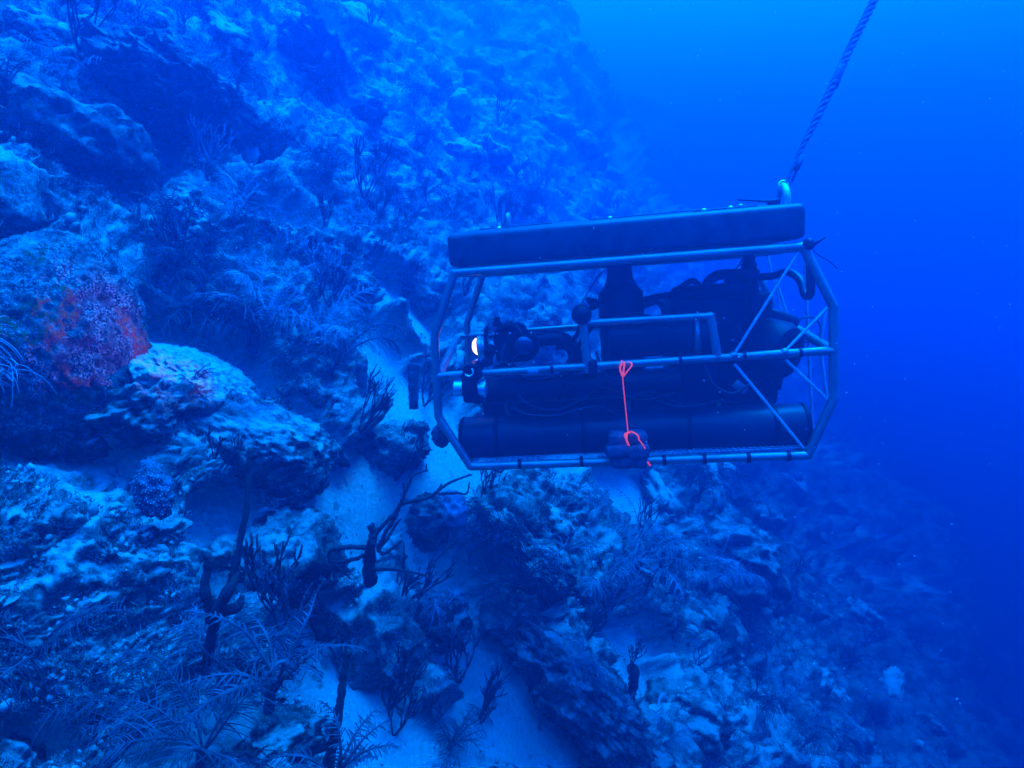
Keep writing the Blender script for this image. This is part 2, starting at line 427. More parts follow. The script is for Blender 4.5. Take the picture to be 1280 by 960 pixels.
def redf(W):
    x, z = W[:, 0], W[:, 2]
    n = fbm(W * 9 + 2, 3)
    return sstep(0.0, 0.35, n * 1.5 + 0.05 + 1.1 * np.exp(-((x - 0.09)**2 + (z - 0.06)**2) / 0.006) + 0.6 * np.exp(-((x - 0.16)**2 / 0.004 + (z + 0.10)**2 / 0.02)) - 0.40 - 0.6*sstep(0.05, -0.12, x))
rock(72, 436, 96, 150, 4, 2, 'big rounded boulder with red encrusting sponge on its right flank, at the left edge', 'redrock', depth=1.72, thick=0.25, sub=6, rough=0.20, red=redf, blocky=0.12)
rock(75, 690, 128, 95, 18, 5, 'broad lumpy silt-covered rock below the red-spotted boulder', 'palerock', depth=1.62, thick=0.24, sub=6, rough=0.85)
rock(318, 552, 112, 48, 24, 9, 'long dark ledge rock with a sandy top, just right of the red-spotted boulder', 'ledge', back=0.12, thick=0.24, sub=6, rough=0.38)
rock(246, 474, 68, 22, 32, 10, 'smooth shelf covered in bright sand, directly right of the red-spotted boulder', 'sandy', back=0.08, thick=0.24, sub=6, rough=0.5, blocky=0.1)
rock(355, 695, 56, 52, 0, 12, 'dark rounded rock between the tall black rod and the leafless sea fan', 'darkrock', back=0.02, thick=0.15)
rock(455, 785, 62, 62, 50, 14, 'pale knobbly rock under the leafless sea fan', 'rock', back=0.08, thick=0.15)
rock(478, 562, 50, 24, -12, 16, 'low dark rock lying in the middle of the sand chute', 'rock', back=0.04, thick=0.14, rough=1.2)
rock(532, 655, 24, 30, 30, 18, 'small dark rock standing beside the thin branches of the leafless sea fan', 'darkrock', back=0.02)
rock(545, 775, 34, 30, 0, 21, 'dark hollowed rock at the lower end of the sand chute', 'darkrock', back=0.02)
rock(722, 858, 104, 32, 42, 23, 'large overhanging slab, darkest rock at the bottom right of the sand', 'darkrock', back=0.05, thick=0.25, sub=6, rough=0.8)
rock(655, 690, 78, 24, 40, 26, 'long pale-edged ledge below the vehicle', 'rock', back=0.05, thick=0.2, sub=6)
rock(238, 140, 60, 40, 20, 28, 'large dark overhanging rock high on the slope, upper left', 'darkrock', back=0.1, thick=0.45, sub=6)
rock(25, 130, 36, 34, 30, 31, 'dark rock mass in the upper left corner', 'rock', back=0.2, thick=0.35)
rock(120, 190, 48, 40, 0, 33, 'dark bushy rock just left of the narrow sand streak', 'darkrock', back=0.05, thick=0.2)
rock(410, 110, 40, 26, 20, 35, 'dark hazy outcrop high on the slope, left of centre', 'rock', back=0.35, thick=0.6)
rock(628, 640, 36, 40, 20, 37, 'dark growth-covered rock under the left end of the bottom rail', 'rock', back=0.1)
rock(300, 190, 22, 15, -10, 39, 'small pale dome-shaped rock, right of the large overhanging rock', 'palerock', back=0.0, rough=0.4)
rock(350, 610, 40, 22, 10, 41, 'pale flat rock at the foot of the long dark ledge', 'palerock', back=0.0, rough=0.6)
rock(180, 525, 60, 30, -20, 43, 'shadowed rock wedged under the red-spotted boulder', 'darkrock', depth=1.80, thick=0.16)
rock(760, 945, 90, 28, -6, 45, 'pale-rimmed rock at the bottom edge under the dark slab', 'darkrock', back=0.0, thick=0.3)
rock(905, 690, 50, 40, 0, 47, 'dark hazy rock under the right end of the vehicle', 'darkrock', back=0.3, thick=0.5)
rock(850, 880, 40, 34, 0, 51, 'hazy rock behind the pale vase sponge', 'darkrock', back=0.2, thick=0.3)
rock(60, 900, 110, 60, 10, 53, 'dark rock under the sea plumes in the bottom left corner', 'darkrock', depth=1.55, thick=0.2, sub=6)
rock(250, 960, 120, 50, 0, 57, 'dark rock under the bottom edge sea plumes', 'darkrock', depth=1.42, thick=0.16, sub=6)
rock(390, 325, 44, 34, 20, 59, 'dark weathered rock in the middle of the feathery growth', 'darkrock', back=0.1)
rock(235, 300, 40, 36, 20, 61, 'pale rock behind the forked dark sea rod', 'rock', back=0.15)

# a wide scatter of reef rocks, each its own thing
proto_rocks = [rock_mesh('reef_rock', (1, rng.uniform(0.5, 0.9), rng.uniform(0.3, 0.6)), 70 + k, 4, 1.2, M[('rock', 'darkrock', 'palerock')[k % 3]], None, 0.4) for k in range(9)]
def in_reef(px, py):
    return px < 640 + 0.80 * py - 40
def region(px, py):
    if py < 320: return 'upper'
    if px < 560: return 'middle'
    if px < 860: return 'below'
    return 'right'
RLAB = dict(upper=('hazy rock among others on the upper slope above the feathery growth', 'rocks on the upper slope'),
            middle=('small rock among the others on the slope left of the vehicle', 'rocks on the slope left of the vehicle'),
            below=('small rock among the others on the slope below the vehicle', 'rocks on the slope below the vehicle'),
            right=('faint rock fading into blue water at lower right', 'faint rocks at lower right'))
cnt = 0
while cnt < 120:
    px, py = rng.uniform(0, 1180), rng.uniform(0, 955)
    if not in_reef(px, py): continue
    if px < 190 and 280 < py: continue
    u, v, _ = plane_uv(px, py)
    if sandmask(u, v)[0] > 0.25 and rng.random() < 0.985: continue
    p, d = hit(px, py)
    if d > 16: continue
    s = rng.uniform(0.035, 0.09) * (0.5 + d * 0.35)
    o = link_mesh('reef_rock', proto_rocks[rng.integers(9)], p - Vector(nrm) * s * 0.22)
    o.rotation_euler = (Vector(nrm).to_track_quat('Z', 'Y') @ Euler((rng.uniform(-.7, .7), rng.uniform(-.7, .7), rng.uniform(0, 6))).to_quaternion()).to_euler(); o.scale = (s, s, s)
    lb, gp = RLAB[region(px, py)]; tag(o, lb, 'rock', gp); cnt += 1

# ------------------------------------------------------------------ soft corals
def grow_dir(spread=0.5):
    return (Vector((0, 0, 1)) * (1 - spread) + Vector(nrm) * spread).normalized()
def frond(mb, rnd, az, L, el, droop, pin, rpin=0.0012, rst=0.0030, gap=0.011, start=0.15):
    n = 26; w0 = rnd.uniform(0, 6); p = Vector((0, 0, 0)); d = Vector((math.cos(az)*math.cos(el), math.sin(az)*math.cos(el), math.sin(el)))
    pts = [p.copy()]; tw = rnd.uniform(-0.5, 0.5)
    for i in range(n):
        wv = 0.035*math.sin(i*0.55 + w0); d = (d + Vector((-math.sin(az)*(tw*0.04+wv), math.cos(az)*(tw*0.04+wv), -droop / n * (0.3 + 1.4*i/n)))).normalized()
        p = p + d * (L / n); pts.append(p.copy())
    mb.tube(pts, [rst * (1 - 0.7*i/n) for i in range(n+1)], 5)
    m = int(L * (1 - start) / gap)
    for k in range(m):
        t = (start + (1 - start) * min(0.999, (k + rnd.uniform(-.45, .45)) / m if k else 0)) * n; i = min(int(t), n-1); f = t - i
        c = pts[i].lerp(pts[i+1], f); T = (pts[i+1] - pts[i]).normalized()
        side = T.cross(Vector((0, 0, 1)))
        side = side.normalized() if side.length > 1e-4 else Vector((1, 0, 0))
        env = math.sin(math.pi * min(1, 0.16 + 0.86*k/m)) ** 0.6
        for sgn in (-1, 1):
            if rnd.random() < 0.10: continue
            l = pin * env * rnd.uniform(0.45, 1.15); q = (side*sgn*0.9 + T*rnd.uniform(0.2, 0.9) + Vector((rnd.uniform(-.25, .25), rnd.uniform(-.25, .25), rnd.uniform(0.0, 0.5)))).normalized()
            pp = [c.copy()]; x = c.copy(); segs = 4; sag = rnd.uniform(-1, 1)
            for s in range(segs):
                q = (q + Vector((0, 0, -0.34 + 0.12*sag)) + T*0.10).normalized(); x = x + q * (l/segs); pp.append(x.copy())
            mb.tube(pp, [rpin, rpin, rpin*0.9, rpin*0.8, rpin*0.5], 3, caps=False)
    return pts
class V_:  # a built variant: list of (name, mesh, material)
    pass
def plume_parts(seed, nf, L, pin, droop=1.6, thickness=1.0, el=(0.8, 1.4), gap=0.010):
    rnd = random.Random(seed); parts = []
    st = MB(); hgt = L * 0.16
    st.tube(catmull([(0,0,-0.03), (0.004,0.003,hgt*0.5), (0,0,hgt)], 4), [0.011, 0.0105, 0.010, 0.010, 0.009, 0.009, 0.009, 0.008, 0.007], 8)
    parts.append(('stem', st, 'stem', Vector((0,0,0))))
    for k in range(nf):
        mb = MB(); az = 2*math.pi*k/nf + rnd.uniform(-0.4, 0.4)
        frond(mb, rnd, az, L*rnd.uniform(0.7, 1.1), rnd.uniform(*el), droop*rnd.uniform(0.7, 1.25), pin, 0.0012*thickness, 0.0030*thickness, gap)
        parts.append(('frond', mb, 'frond', Vector((0, 0, hgt*rnd.uniform(0.6, 1)))))
    return parts
def make_plume_proto(seed, nf, L, pin, m, **kw):
    out_ = []
    for (nm, mb, k, off) in plume_parts(seed, nf, L, pin, **kw):
        me = bpy.data.meshes.new(nm); me.from_pydata([tuple(Vector(v)+off) for v in mb.v], [], mb.f); me.update()
        me.materials.append(M['stem'] if nm == 'stem' else M[m]); out_.append((nm, me))
    return out_
def make_burst_proto(seed, ns, L, arc, m):
    rnd = random.Random(seed); out_ = []
    st = MB(); st.tube([(0,0,-.04), (0,0,.02), (0,0,.05)], [.012, .010, .007], 8)
    me = bpy.data.meshes.new('stem'); me.from_pydata(st.v, [], st.f); me.materials.append(M['stem']); out_.append(('stem', me))
    for k in range(ns):
        mb = MB(); az = 2*math.pi*k/ns + rnd.uniform(-.5, .5); lean = rnd.uniform(0.15, 0.75)
        d = Vector((math.cos(az)*lean, math.sin(az)*lean, 1)).normalized(); p = Vector((0,0,.04)); pts = [p.copy()]
        for i in range(8):
            d = (d + Vector((rnd.uniform(-.12,.12), rnd.uniform(-.12,.12), -.02))).normalized(); p = p + d*(L/8)*rnd.uniform(.8,1.1); pts.append(p.copy())
        mb.tube(pts, [.0052*(1-.06*i) for i in range(9)], 6)
        for j in range(22):
            i = rnd.choice((3, 4, 5, 6, 7, 7, 8, 8, 8)); c = pts[i]; a2 = rnd.uniform(0, 6.283); e2 = rnd.uniform(-0.1, 1.2)
            q = (Vector((math.cos(a2)*math.cos(e2), math.sin(a2)*math.cos(e2), math.sin(e2))) + d*0.35).normalized(); x = c.copy(); pp = [x.copy()]; l = arc*rnd.uniform(.5, 1.15)*(0.6 if i < 6 else 1)
            for s_ in range(8):
                q = (q + Vector((rnd.uniform(-.04,.04), rnd.uniform(-.04,.04), -0.27))).normalized(); x = x + q*(l/8); pp.append(x.copy())
            rr = rnd.uniform(.0014, .0023); mb.tube(pp, [rr*(1-.05*s_) for s_ in range(9)], 4, caps=False)
        me = bpy.data.meshes.new('frond'); me.from_pydata([tuple(v) for v in mb.v], [], mb.f); me.materials.append(M[m]); out_.append(('frond', me))
    return out_
def merge_meshes(name, parts, m):
    vs = []; fs = []
    for nm, me in parts:
        o = len(vs); vs += [v.co[:] for v in me.vertices]; fs += [[i+o for i in p.vertices] for p in me.polygons]
    me = bpy.data.meshes.new(name); me.from_pydata(vs, [], fs); me.update(); me.materials.append(M[m]); return me
PL = [make_plume_proto(1, 10, 0.30, 0.075, 'plume_pale', droop=2.2), make_plume_proto(2, 7, 0.34, 0.120, 'plume', droop=2.6, thickness=1.25, gap=0.012), make_plume_proto(3, 12, 0.26, 0.06, 'plume', droop=2.6),
      make_plume_proto(4, 7, 0.34, 0.085, 'plume_pale', droop=1.5), make_plume_proto(6, 10, 0.24, 0.030, 'stem', droop=2.3, thickness=1.6, gap=0.008)]
PL.append(make_burst_proto(31, 5, 0.16, 0.17, 'plume')); PL.append(make_burst_proto(32, 5, 0.20, 0.14, 'plume_pale'))
def plume(px, py, proto, scale, yaw, label, depth=None, lift=0.0, spread=0.45, group='sea plumes seen close up'):
    p, d = hit(px, py)
    if depth: p = Vector(rays(px, py)[0]) * depth
    r_ = empty('sea_plume', p + Vector(nrm)*lift)
    r_.rotation_euler = (grow_dir(spread).to_track_quat('Z', 'Y') @ Euler((0, 0, yaw)).to_quaternion()).to_euler(); r_.scale = (scale,)*3
    tag(r_, label, 'soft coral', group)
    for nm, me in PL[proto]: link_mesh(nm, me, (0,0,0), r_)
    return r_
plume(45, 835, 1, 0.80, 0.3, 'dim sea plume of drooping arcs in the bottom left corner', depth=1.32)
plume(110, 905, 5, 0.60, 1.3, 'small tuft-like sea plume just right of the bottom left corner plume', depth=1.36)
plume(250, 955, 1, 0.85, 1.0, 'largest sea plume at the bottom edge, with long drooping comb-like strands', depth=1.20)
plume(180, 905, 1, 0.62, 2.0, 'sea plume with fine dark combs, left of the largest one at the bottom edge', depth=1.32)
plume(275, 850, 1, 0.75, 0.2, 'dense dark sea plume at the foot of the tall black rod', depth=1.45)
plume(340, 875, 4, 1.15, 1.4, 'dark sea plume silhouetted against the pale sand by the short bare rod', depth=1.34)
plume(235, 825, 6, 0.5, 2.6, 'small sea plume with upright curling strands, left of the tall black rod', depth=1.5)
plume(415, 985, 4, 0.85, 2.3, 'dark bristly sea plume around the foot of the short bare rod', depth=1.22)
plume(-25, 520, 6, 0.75, 5.6, 'pale sea plume reaching in from the left edge across the red-spotted boulder', depth=1.32, spread=0.5)
plume(320, 430, 0, 1.25, 0.5, 'large feathery sea plume in the middle of the growth left of the vehicle')
plume(395, 440, 3, 1.2, 1.9, 'sea plume with one long comb-like arching frond, left of the vehicle')
plume(255, 420, 1, 1.0, 3.0, 'feathery sea plume just above the sandy top of the long ledge')
plume(430, 455, 1, 1.0, 0.0, 'drooping sea plume above the upper end of the sand chute')
plume(290, 290, 0, 1.0, 4.0, 'pale tufted sea plume beside the small dome-shaped rock')
plume(205, 350, 2, 1.1, 1.0, 'bushy sea plume right behind the red-spotted boulder')
plume(735, 745, 3, 1.3, 1.0, 'hazy sea plume curling above the small sand pocket under the vehicle')
plume(790, 720, 0, 1.5, 2.0, 'broad hazy sea plume below the orange cord', group='sea plumes seen close up')
plume(880, 740, 0, 1.7, 0.7, 'broad hazy sea plume below the right half of the vehicle')
plume(640, 745, 2, 1.3, 0.1, 'bushy dark sea plume below the long pale-edged ledge')
plume(560, 940, 2, 0.9, 0.6, 'small dark sea plume on the sand at the bottom edge')
plume(490, 875, 4, 0.8, 0.6, 'small dark sea plume on the sand right of the short bare rod')
# distant plumes: copies of whole-colony meshes
PM = [merge_meshes('sea_plume', PL[k], ('plume_pale', 'plume', 'plume', 'plume_pale', 'plume', 'plume', 'plume_pale')[k]) for k in range(7)]
GLAB = dict(upper=('hazy feathery sea plume among others on the upper slope', 'sea plumes on the upper slope'),
            middle=('feathery sea plume among others on the slope left of the vehicle', 'sea plumes on the slope left of the vehicle'),
            below=('feathery sea plume among others on the slope below the vehicle', 'sea plumes on the slope below the vehicle'),
            right=('faint sea plume fading into blue water at lower right', 'faint sea plumes at lower right'))
cnt = 0
while cnt < 150:
    px, py = rng.uniform(0, 1150), rng.uniform(0, 950)
    if not in_reef(px, py) or (px < 200 and py > 240): continue
    if px < 480 and py > 600: continue
    u, v, _ = plane_uv(px, py)
    if sandmask(u, v)[0] > 0.25: continue
    p, d = hit(px, py)
    if d > 13: continue
    o = link_mesh('sea_plume', PM[rng.integers(7)], p)
    o.rotation_euler = (grow_dir(rng.uniform(0.2, 0.6)).to_track_quat('Z', 'Y') @ Euler((0, 0, rng.uniform(0, 6))).to_quaternion()).to_euler()
    s = rng.uniform(0.4, 0.95) * (0.7 + 0.10 * d); o.scale = (s, s, s)
    lb, gp = GLAB[region(px, py)]; tag(o, lb, 'soft coral', gp); cnt += 1

# ------------------------------------------------------------------ bare rods and branching corals drawn at their own depth
def W_(px, py, d): return Vector(rays(px, py)[0]) * d
def knob_tube(mb, pts, radii, n=9, seed=0, amp=0.12):
    rnd = random.Random(seed); C_ = catmull(pts, 8); k = len(C_)
    rr = [np.interp(i/(k-1), np.linspace(0, 1, len(radii)), radii) * (1 + rnd.uniform(-amp, amp)) for i in range(k)]
    C2 = [c + Vector([rnd.uniform(-1, 1)*rr[i]*0.15 for _ in range(3)]) for i, c in enumerate(C_)]
    mb.tube(C2, [float(r) for r in rr], n)
def thing_line(name, cat, label, lines, d, m, group=None, parts=False):
    """lines: list of (part name, [(px,py,dd)...], radii in m)"""
    base = W_(*lines[0][1][0][:2], d)
    r_ = empty(name, base); tag(r_, label, cat, group)
    for (pn, P, rad_) in lines:
        mb = MB(); knob_tube(mb, [W_(x, y, d + dd) - base for (x, y, dd) in P], rad_, seed=len(P))
        mb.build(pn, M[m], r_)
    return r_
thing_line('rope_sponge', 'sponge', 'tall thin black rod rising from the dark sea plume, lower left',
    [('stem', [(258,830,.08),(272,765,.02),(290,725,0),(300,680,0),(309,630,0),(311,590,0),(313,560,0)], (.013,.013,.009,.0075,.007,.0065,.005)),
     ('branch', [(266,770,.02),(256,735,0),(261,705,0),(259,692,0)], (.015,.010,.010,.008)),
     ('branch', [(272,765,.02),(295,760,0),(303,745,0)], (.013,.012,.006)),
     ('branch', [(262,775,.02),(285,742,-.02),(296,715,0)], (.013,.011,.006))], 1.36, 'darkstem')
thing_line('rope_sponge', 'sponge', 'short bare dark rod standing in front of the sand at the bottom edge',
    [('stem', [(408,975,.02),(416,930,0),(425,880,0),(430,840,0),(436,812,0)], (.013,.011,.009,.008,.006))], 1.25, 'darkstem')
thing_line('sea_fan_skeleton', 'dead coral', 'leafless sea fan with thin dark twigs over the middle of the sand chute',
    [('stem', [(463,730,.1),(462,700,.05),(463,685,0),(467,668,0),(462,655,0)], (.020,.018,.014,.012,.011)),
     ('branch', [(465,690,0),(452,684,0),(425,685,0),(412,690,0),(415,702,0),(440,700,0),(460,692,.02)], (.009,.008,.007,.006,.005,.006,.006)),
     ('branch', [(466,672,0),(480,655,0),(495,640,0),(505,620,0),(513,600,0),(520,592,0),(535,588,0)], (.008,.007,.006,.005,.005,.004,.003)),
     ('branch', [(505,620,0),(505,608,0),(503,602,0)], (.004,.003,.002)),
     ('branch', [(533,588,0),(533,580,0)], (.003,.002)),
     ('branch', [(513,598,0),(512,590,0)], (.003,.002)),
     ('branch', [(473,685,0),(482,665,0),(492,650,0),(500,632,0),(510,628,0),(535,622,0),(552,610,0),(565,602,0),(590,593,.02)], (.007,.006,.006,.006,.006,.006,.005,.004,.003)),
     ('branch', [(548,618,0),(570,616,0),(583,617,0),(587,602,0)], (.005,.004,.003,.002)),
     ('branch', [(548,614,0),(552,604,0)], (.003,.002)),
     ('branch', [(472,688,0),(485,672,0),(495,655,0),(502,648,0)], (.006,.005,.004,.002)),
     ('branch', [(472,688,0),(480,692,0),(492,684,0),(503,675,0)], (.006,.005,.004,.003)),
     ('branch', [(465,712,.02),(495,712,0),(520,716,0),(532,718,0),(545,700,0),(560,685,0),(572,672,0)], (.006,.005,.004,.004,.003,.003,.002)),
     ('branch', [(505,712,0),(505,690,0),(504,677,0)], (.004,.003,.002)),
     ('branch', [(418,705,.02),(430,716,0),(440,725,.02)], (.004,.003,.002))], 1.75, 'darkstem')
thing_line('sea_rod', 'soft coral', 'forked dark sea rod right beside the red-spotted boulder',
    [('stem', [(166,372,.05),(172,355,0),(178,342,0)], (.010,.009,.008)),
     ('branch', [(177,344,0),(171,325,0),(170,300,0),(173,270,0),(174,248,0)], (.0075,.007,.0065,.006,.004)),
     ('branch', [(178,342,0),(192,330,0),(206,315,0),(216,295,0),(224,272,0),(232,258,0)], (.0075,.007,.006,.006,.005,.003)),
     ('branch', [(193,330,0),(196,305,0),(198,280,0),(196,258,0)], (.006,.005,.005,.003)),
     ('branch', [(208,313,0),(228,300,0),(240,295,0)], (.005,.004,.003))], 2.15, 'stem')
thing_line('rope_sponge', 'sponge', 'dark curved rod standing beside the pale vase sponge, bottom right',
    [('stem', [(776,914,.03),(783,890,0),(790,865,0),(793,845,0),(790,836,0)], (.022,.020,.020,.022,.024))], 2.6, 'darkstem')
def tube_sponge(px, py0, py1, w, d, label):
    base = W_(px, py1, d); top = W_(px, py0, d); r_ = w/2/FPX*d; h = (top-base).length; ax_ = (top-base).normalized()
    mb = MB(); nseg = 14
    prof = [(-0.04, r_*0.8)] + [(h*i/nseg, r_*(0.85 + 0.25*i/nseg + 0.06*math.sin(i*1.7))) for i in range(nseg+1)] + [(h*1.01, r_*0.75), (h*0.6, r_*0.6)]
    mb.lathe((0,0,0), ax_, prof, 18); o = mb.build('tube_sponge', M['sponge']); o.location = base
    tag(o, label, 'sponge'); return o
tube_sponge(517, 454, 500, 14, 2.6, 'upright tube sponge on the sand just left of the vehicle')
tube_sponge(486, 232, 280, 18, 3.9, 'dark upright tube sponge high on the slope above the feathery growth')
tube_sponge(452, 455, 492, 14, 2.5, 'short dark tube sponge at the upper end of the sand chute')
# knobbly sponge with pale dots
p, d = Vector(W_(192, 612, 1.52)), 1.52
me = rock_mesh('dotted_sponge', (0.031, 0.030, 0.058), 91, 5, 0.35, M['sponge'], None, 0.0)
o = link_mesh('dotted_sponge', me, p); o.rotation_euler = view_rot(-14); tag(o, 'dark sponge covered in pale dots, right of the silt-covered rock', 'sponge')
mb = MB(); Vs = np.array([v.co[:] for v in me.vertices]); Nn = np.array([v.normal[:] for v in me.vertices])
ids = rng.permutation(len(Vs))[:1500]; keep = []
for i in ids:
    if Nn[i][1] > 0.35: continue
    if all(np.linalg.norm(Vs[i]-Vs[j]) > 0.0062 for j in keep): keep.append(i)
for i in keep: mb.ball(Vs[i], rng.uniform(0.0010, 0.0019), 1)
mb.build('polyp_dots', M['turfpale'], o)['kind'] = 'stuff'
# vase sponge: thin flared bowl
mb = MB(); prof = []
for i in range(9): t = i/8; prof.append((0.20*t, 0.03 + 0.10*t**0.8))
for i in range(9): t = 1 - i/8; prof.append((0.20*t + 0.008, 0.024 + 0.095*t**0.8))
mb.lathe((0,0,0), (0,0,1), prof, 40)
mb.v = [tuple(np.array(v) * (1 + 0.12*perlin(np.array([v])*14)[0])) for v in mb.v]
vs_ = mb.build('vase_sponge', M['sponge_pale']); vs_.location = W_(818, 932, 2.95); vs_.rotation_euler = (R(18), R(28), 0.4)
tag(vs_, 'pale translucent vase sponge at the bottom right of the reef', 'sponge')
# round ball sponge / small corals
for (px, py, r_, d, lb) in ((567, 636, 16, 2.15, 'pale rounded sponge on the sand under the left end of the vehicle'),
                            (552, 543, 10, 2.45, 'small bristly ball sponge on the sand beside the left end of the vehicle'),
                            (8, 335, 20, 2.0, 'bright round sponge at the left edge above the red-spotted boulder'),
                            (305, 187, 16, 3.0, 'pale ball sponge on top of the small dome-shaped rock')):
    me = rock_mesh('ball_sponge', (0.75*r_/FPX*d, 0.8*r_/FPX*d, 1.1*r_/FPX*d), px, 4, 0.45, M['sponge_pale' if py != 543 else 'sponge'], None, 0)
    tag(link_mesh('ball_sponge', me, W_(px, py, d)), lb, 'sponge')
# leaf-like plate behind the feathers
mb = MB(); nn = 20
c0 = [(0.045*math.cos(2*math.pi*i/nn)*(1), 0, 0.075*math.sin(2*math.pi*i/nn)) for i in range(nn)]
mb.add([(x, 0.006 + 0.02*x*8*x*8*0.1, z) for x, y, z in c0] + [(x, -0.006, z) for x, y, z in c0], [tuple(range(nn))[::-1], tuple(range(nn, 2*nn))] + [(i, (i+1)%nn, nn+(i+1)%nn, nn+i) for i in range(nn)])
o = mb.build('plate_coral', M['sponge_pale'], auto=40); o.location = W_(381, 347, 2.85); o.rotation_euler = (0, R(12), 0.5)
tag(o, 'leaf-shaped upright plate coral in the middle of the feathery growth', 'coral')

# branching sea rods (finger-like)
def rod_bush(seed, n=9, L=0.22, r=0.005):
    rnd = random.Random(seed); mb = MB()
    def go(p, d, l, r_, depth):
        pts = [p]; k = 6
        for i in range(k):
            d = (d + Vector((rnd.uniform(-.12,.12), rnd.uniform(-.12,.12), 0.10))).normalized(); p = p + d*(l/k); pts.append(p)
        mb.tube(pts, [r_*(1-0.3*i/k) for i in range(k+1)], 6)
        if depth > 0:
            for _ in range(rnd.choice((2, 2, 3))):
                q = pts[rnd.randint(3, k)]; dd = (d + Vector((rnd.uniform(-1,1), rnd.uniform(-1,1), rnd.uniform(-.1,.5)))*0.8).normalized()
                go(q, dd, l*rnd.uniform(.6,.9), r_*0.8, depth-1)
    for _ in range(n//3):
        go(Vector((0,0,0)), Vector((rnd.uniform(-.6,.6), rnd.uniform(-.6,.6), 1)).normalized(), L*0.45, r, 3)
    me = bpy.data.meshes.new('sea_rod'); me.from_pydata(mb.v, [], mb.f); me.update()
    me.polygons.foreach_set('use_smooth', [True]*len(me.polygons)); return me
RB = []
for k in range(4):
    me = rod_bush(20+k, 9, 0.26, 0.0055); me.materials.append(M[('stem', 'plume', 'plume_pale', 'darkstem')[k]]); RB.append(me)
for (px, py, k, s, lb, dep) in ((400,370,2,.9,'pale finger-like sea rod just above the feathery growth', None),(455,250,3,1.2,'dark branching sea rod high on the slope, left of centre', None),
      (540,905,0,.6,'dark branching sea rod on the sand at the bottom edge', None),(560,880,3,.55,'small dark twiggy coral above the branching sea rod at the bottom edge', None),
      (330,760,3,.9,'stiff dark finger-like sea rod right of the tall black rod', 1.7),(350,790,0,.8,'dark sea rod with curling fingers at the left edge of the sand pocket', 1.6),
      (600,905,3,.5,'dark twiggy coral near the overhanging slab', None),(215,340,1,.9,'dim sea rod behind the forked dark one', None)):
    p, d = hit(px, py)
    if dep: p = W_(px, py, dep)
    o = link_mesh('sea_rod', RB[k], p); o.scale = (s,)*3; o.rotation_euler = (grow_dir(0.3).to_track_quat('Z','Y') @ Euler((0,0,px*0.1)).to_quaternion()).to_euler()
    tag(o, lb, 'soft coral')
cnt = 0
RODL = dict(upper=('hazy branching sea rod among others on the upper slope', 'sea rods on the upper slope'),
            middle=('branching sea rod among others on the slope left of the vehicle', 'sea rods on the slope left of the vehicle'),
            below=('branching sea rod among others on the slope below the vehicle', 'sea rods on the slope below the vehicle'),
            right=('faint branching sea rod fading into blue water at lower right', 'faint sea rods at lower right'))
while cnt < 60:
    px, py = rng.uniform(0, 1100), rng.uniform(0, 950)
    if not in_reef(px, py) or (px < 200 and py > 240) or (px < 480 and py > 600): continue
    p, d = hit(px, py)
    if d > 11: continue
    o = link_mesh('sea_rod', RB[rng.integers(4)], p)
    o.rotation_euler = (grow_dir(rng.uniform(0.2, 0.6)).to_track_quat('Z', 'Y') @ Euler((0, 0, rng.uniform(0, 6))).to_quaternion()).to_euler()
    s = rng.uniform(0.4, 1.0) * (0.7 + 0.12 * d); o.scale = (s, s, s)
    lb, gp = RODL[region(px, py)]; tag(o, lb, 'soft coral', gp); cnt += 1

# ------------------------------------------------------------------ uncountable cover: turf, hydroids, rubble
def scatter_uv(n, keep_sand, r0=0.5, r1=9.0):
    r = r0 * (r1 / r0) ** rng.random(n); a = np.radians(rng.uniform(-75, 100, n))
    u, v = r*np.cos(a), r*np.sin(a); m = sandmask(u, v)
    k = rng.random(n) < (m if keep_sand else (1 - m)); u, v = u[k], v[k]
    P = surf_pt(u, v)
    return P, np.sqrt(u*u + v*v)
def turf(n, hmin, hmax, w, m, seed, name):
    P, dist = scatter_uv(n, False); k = len(P)
    base = np.repeat(P, 4, 0); kk = len(base)
    s = np.repeat(0.7 + 0.16*dist, 4)
    dirs = rng.normal(size=(kk, 3)) * 0.55 + np.array(nrm)*0.5 + (0, 0, 0.7); dirs /= np.linalg.norm(dirs, axis=1)[:, None]
    L = rng.uniform(hmin, hmax, kk) * s; side = np.cross(dirs, rng.normal(size=(kk, 3))); side /= np.linalg.norm(side, axis=1)[:, None]
    base = base + rng.normal(size=(kk, 3)) * 0.006 * s[:, None] - nrm * 0.01
    ww = (w * s)[:, None]
    A = base - side*ww; B = base + side*ww; C = base + dirs*L[:, None]*0.6 + side*ww*0.8; D = base + dirs*L[:, None]*0.6 - side*ww*0.8
    E = base + dirs*L[:, None]*0.98 + rng.normal(size=(kk, 3))*0.12*L[:, None]
    Vv = np.stack([A, B, C, D, E], 1).reshape(-1, 3); o = np.arange(kk)*5
    F = np.concatenate([np.stack([o, o+1, o+2], 1), np.stack([o, o+2, o+3], 1), np.stack([o+3, o+2, o+4], 1)])
    tag(link_mesh(name, np_mesh(name, Vv, F, M[m], False)), kind='stuff')
turf(60000, 0.006, 0.026, 0.0012, 'turf', 1, 'algae_turf')
turf(40000, 0.006, 0.030, 0.0008, 'turfpale', 2, 'hydroid_growth')
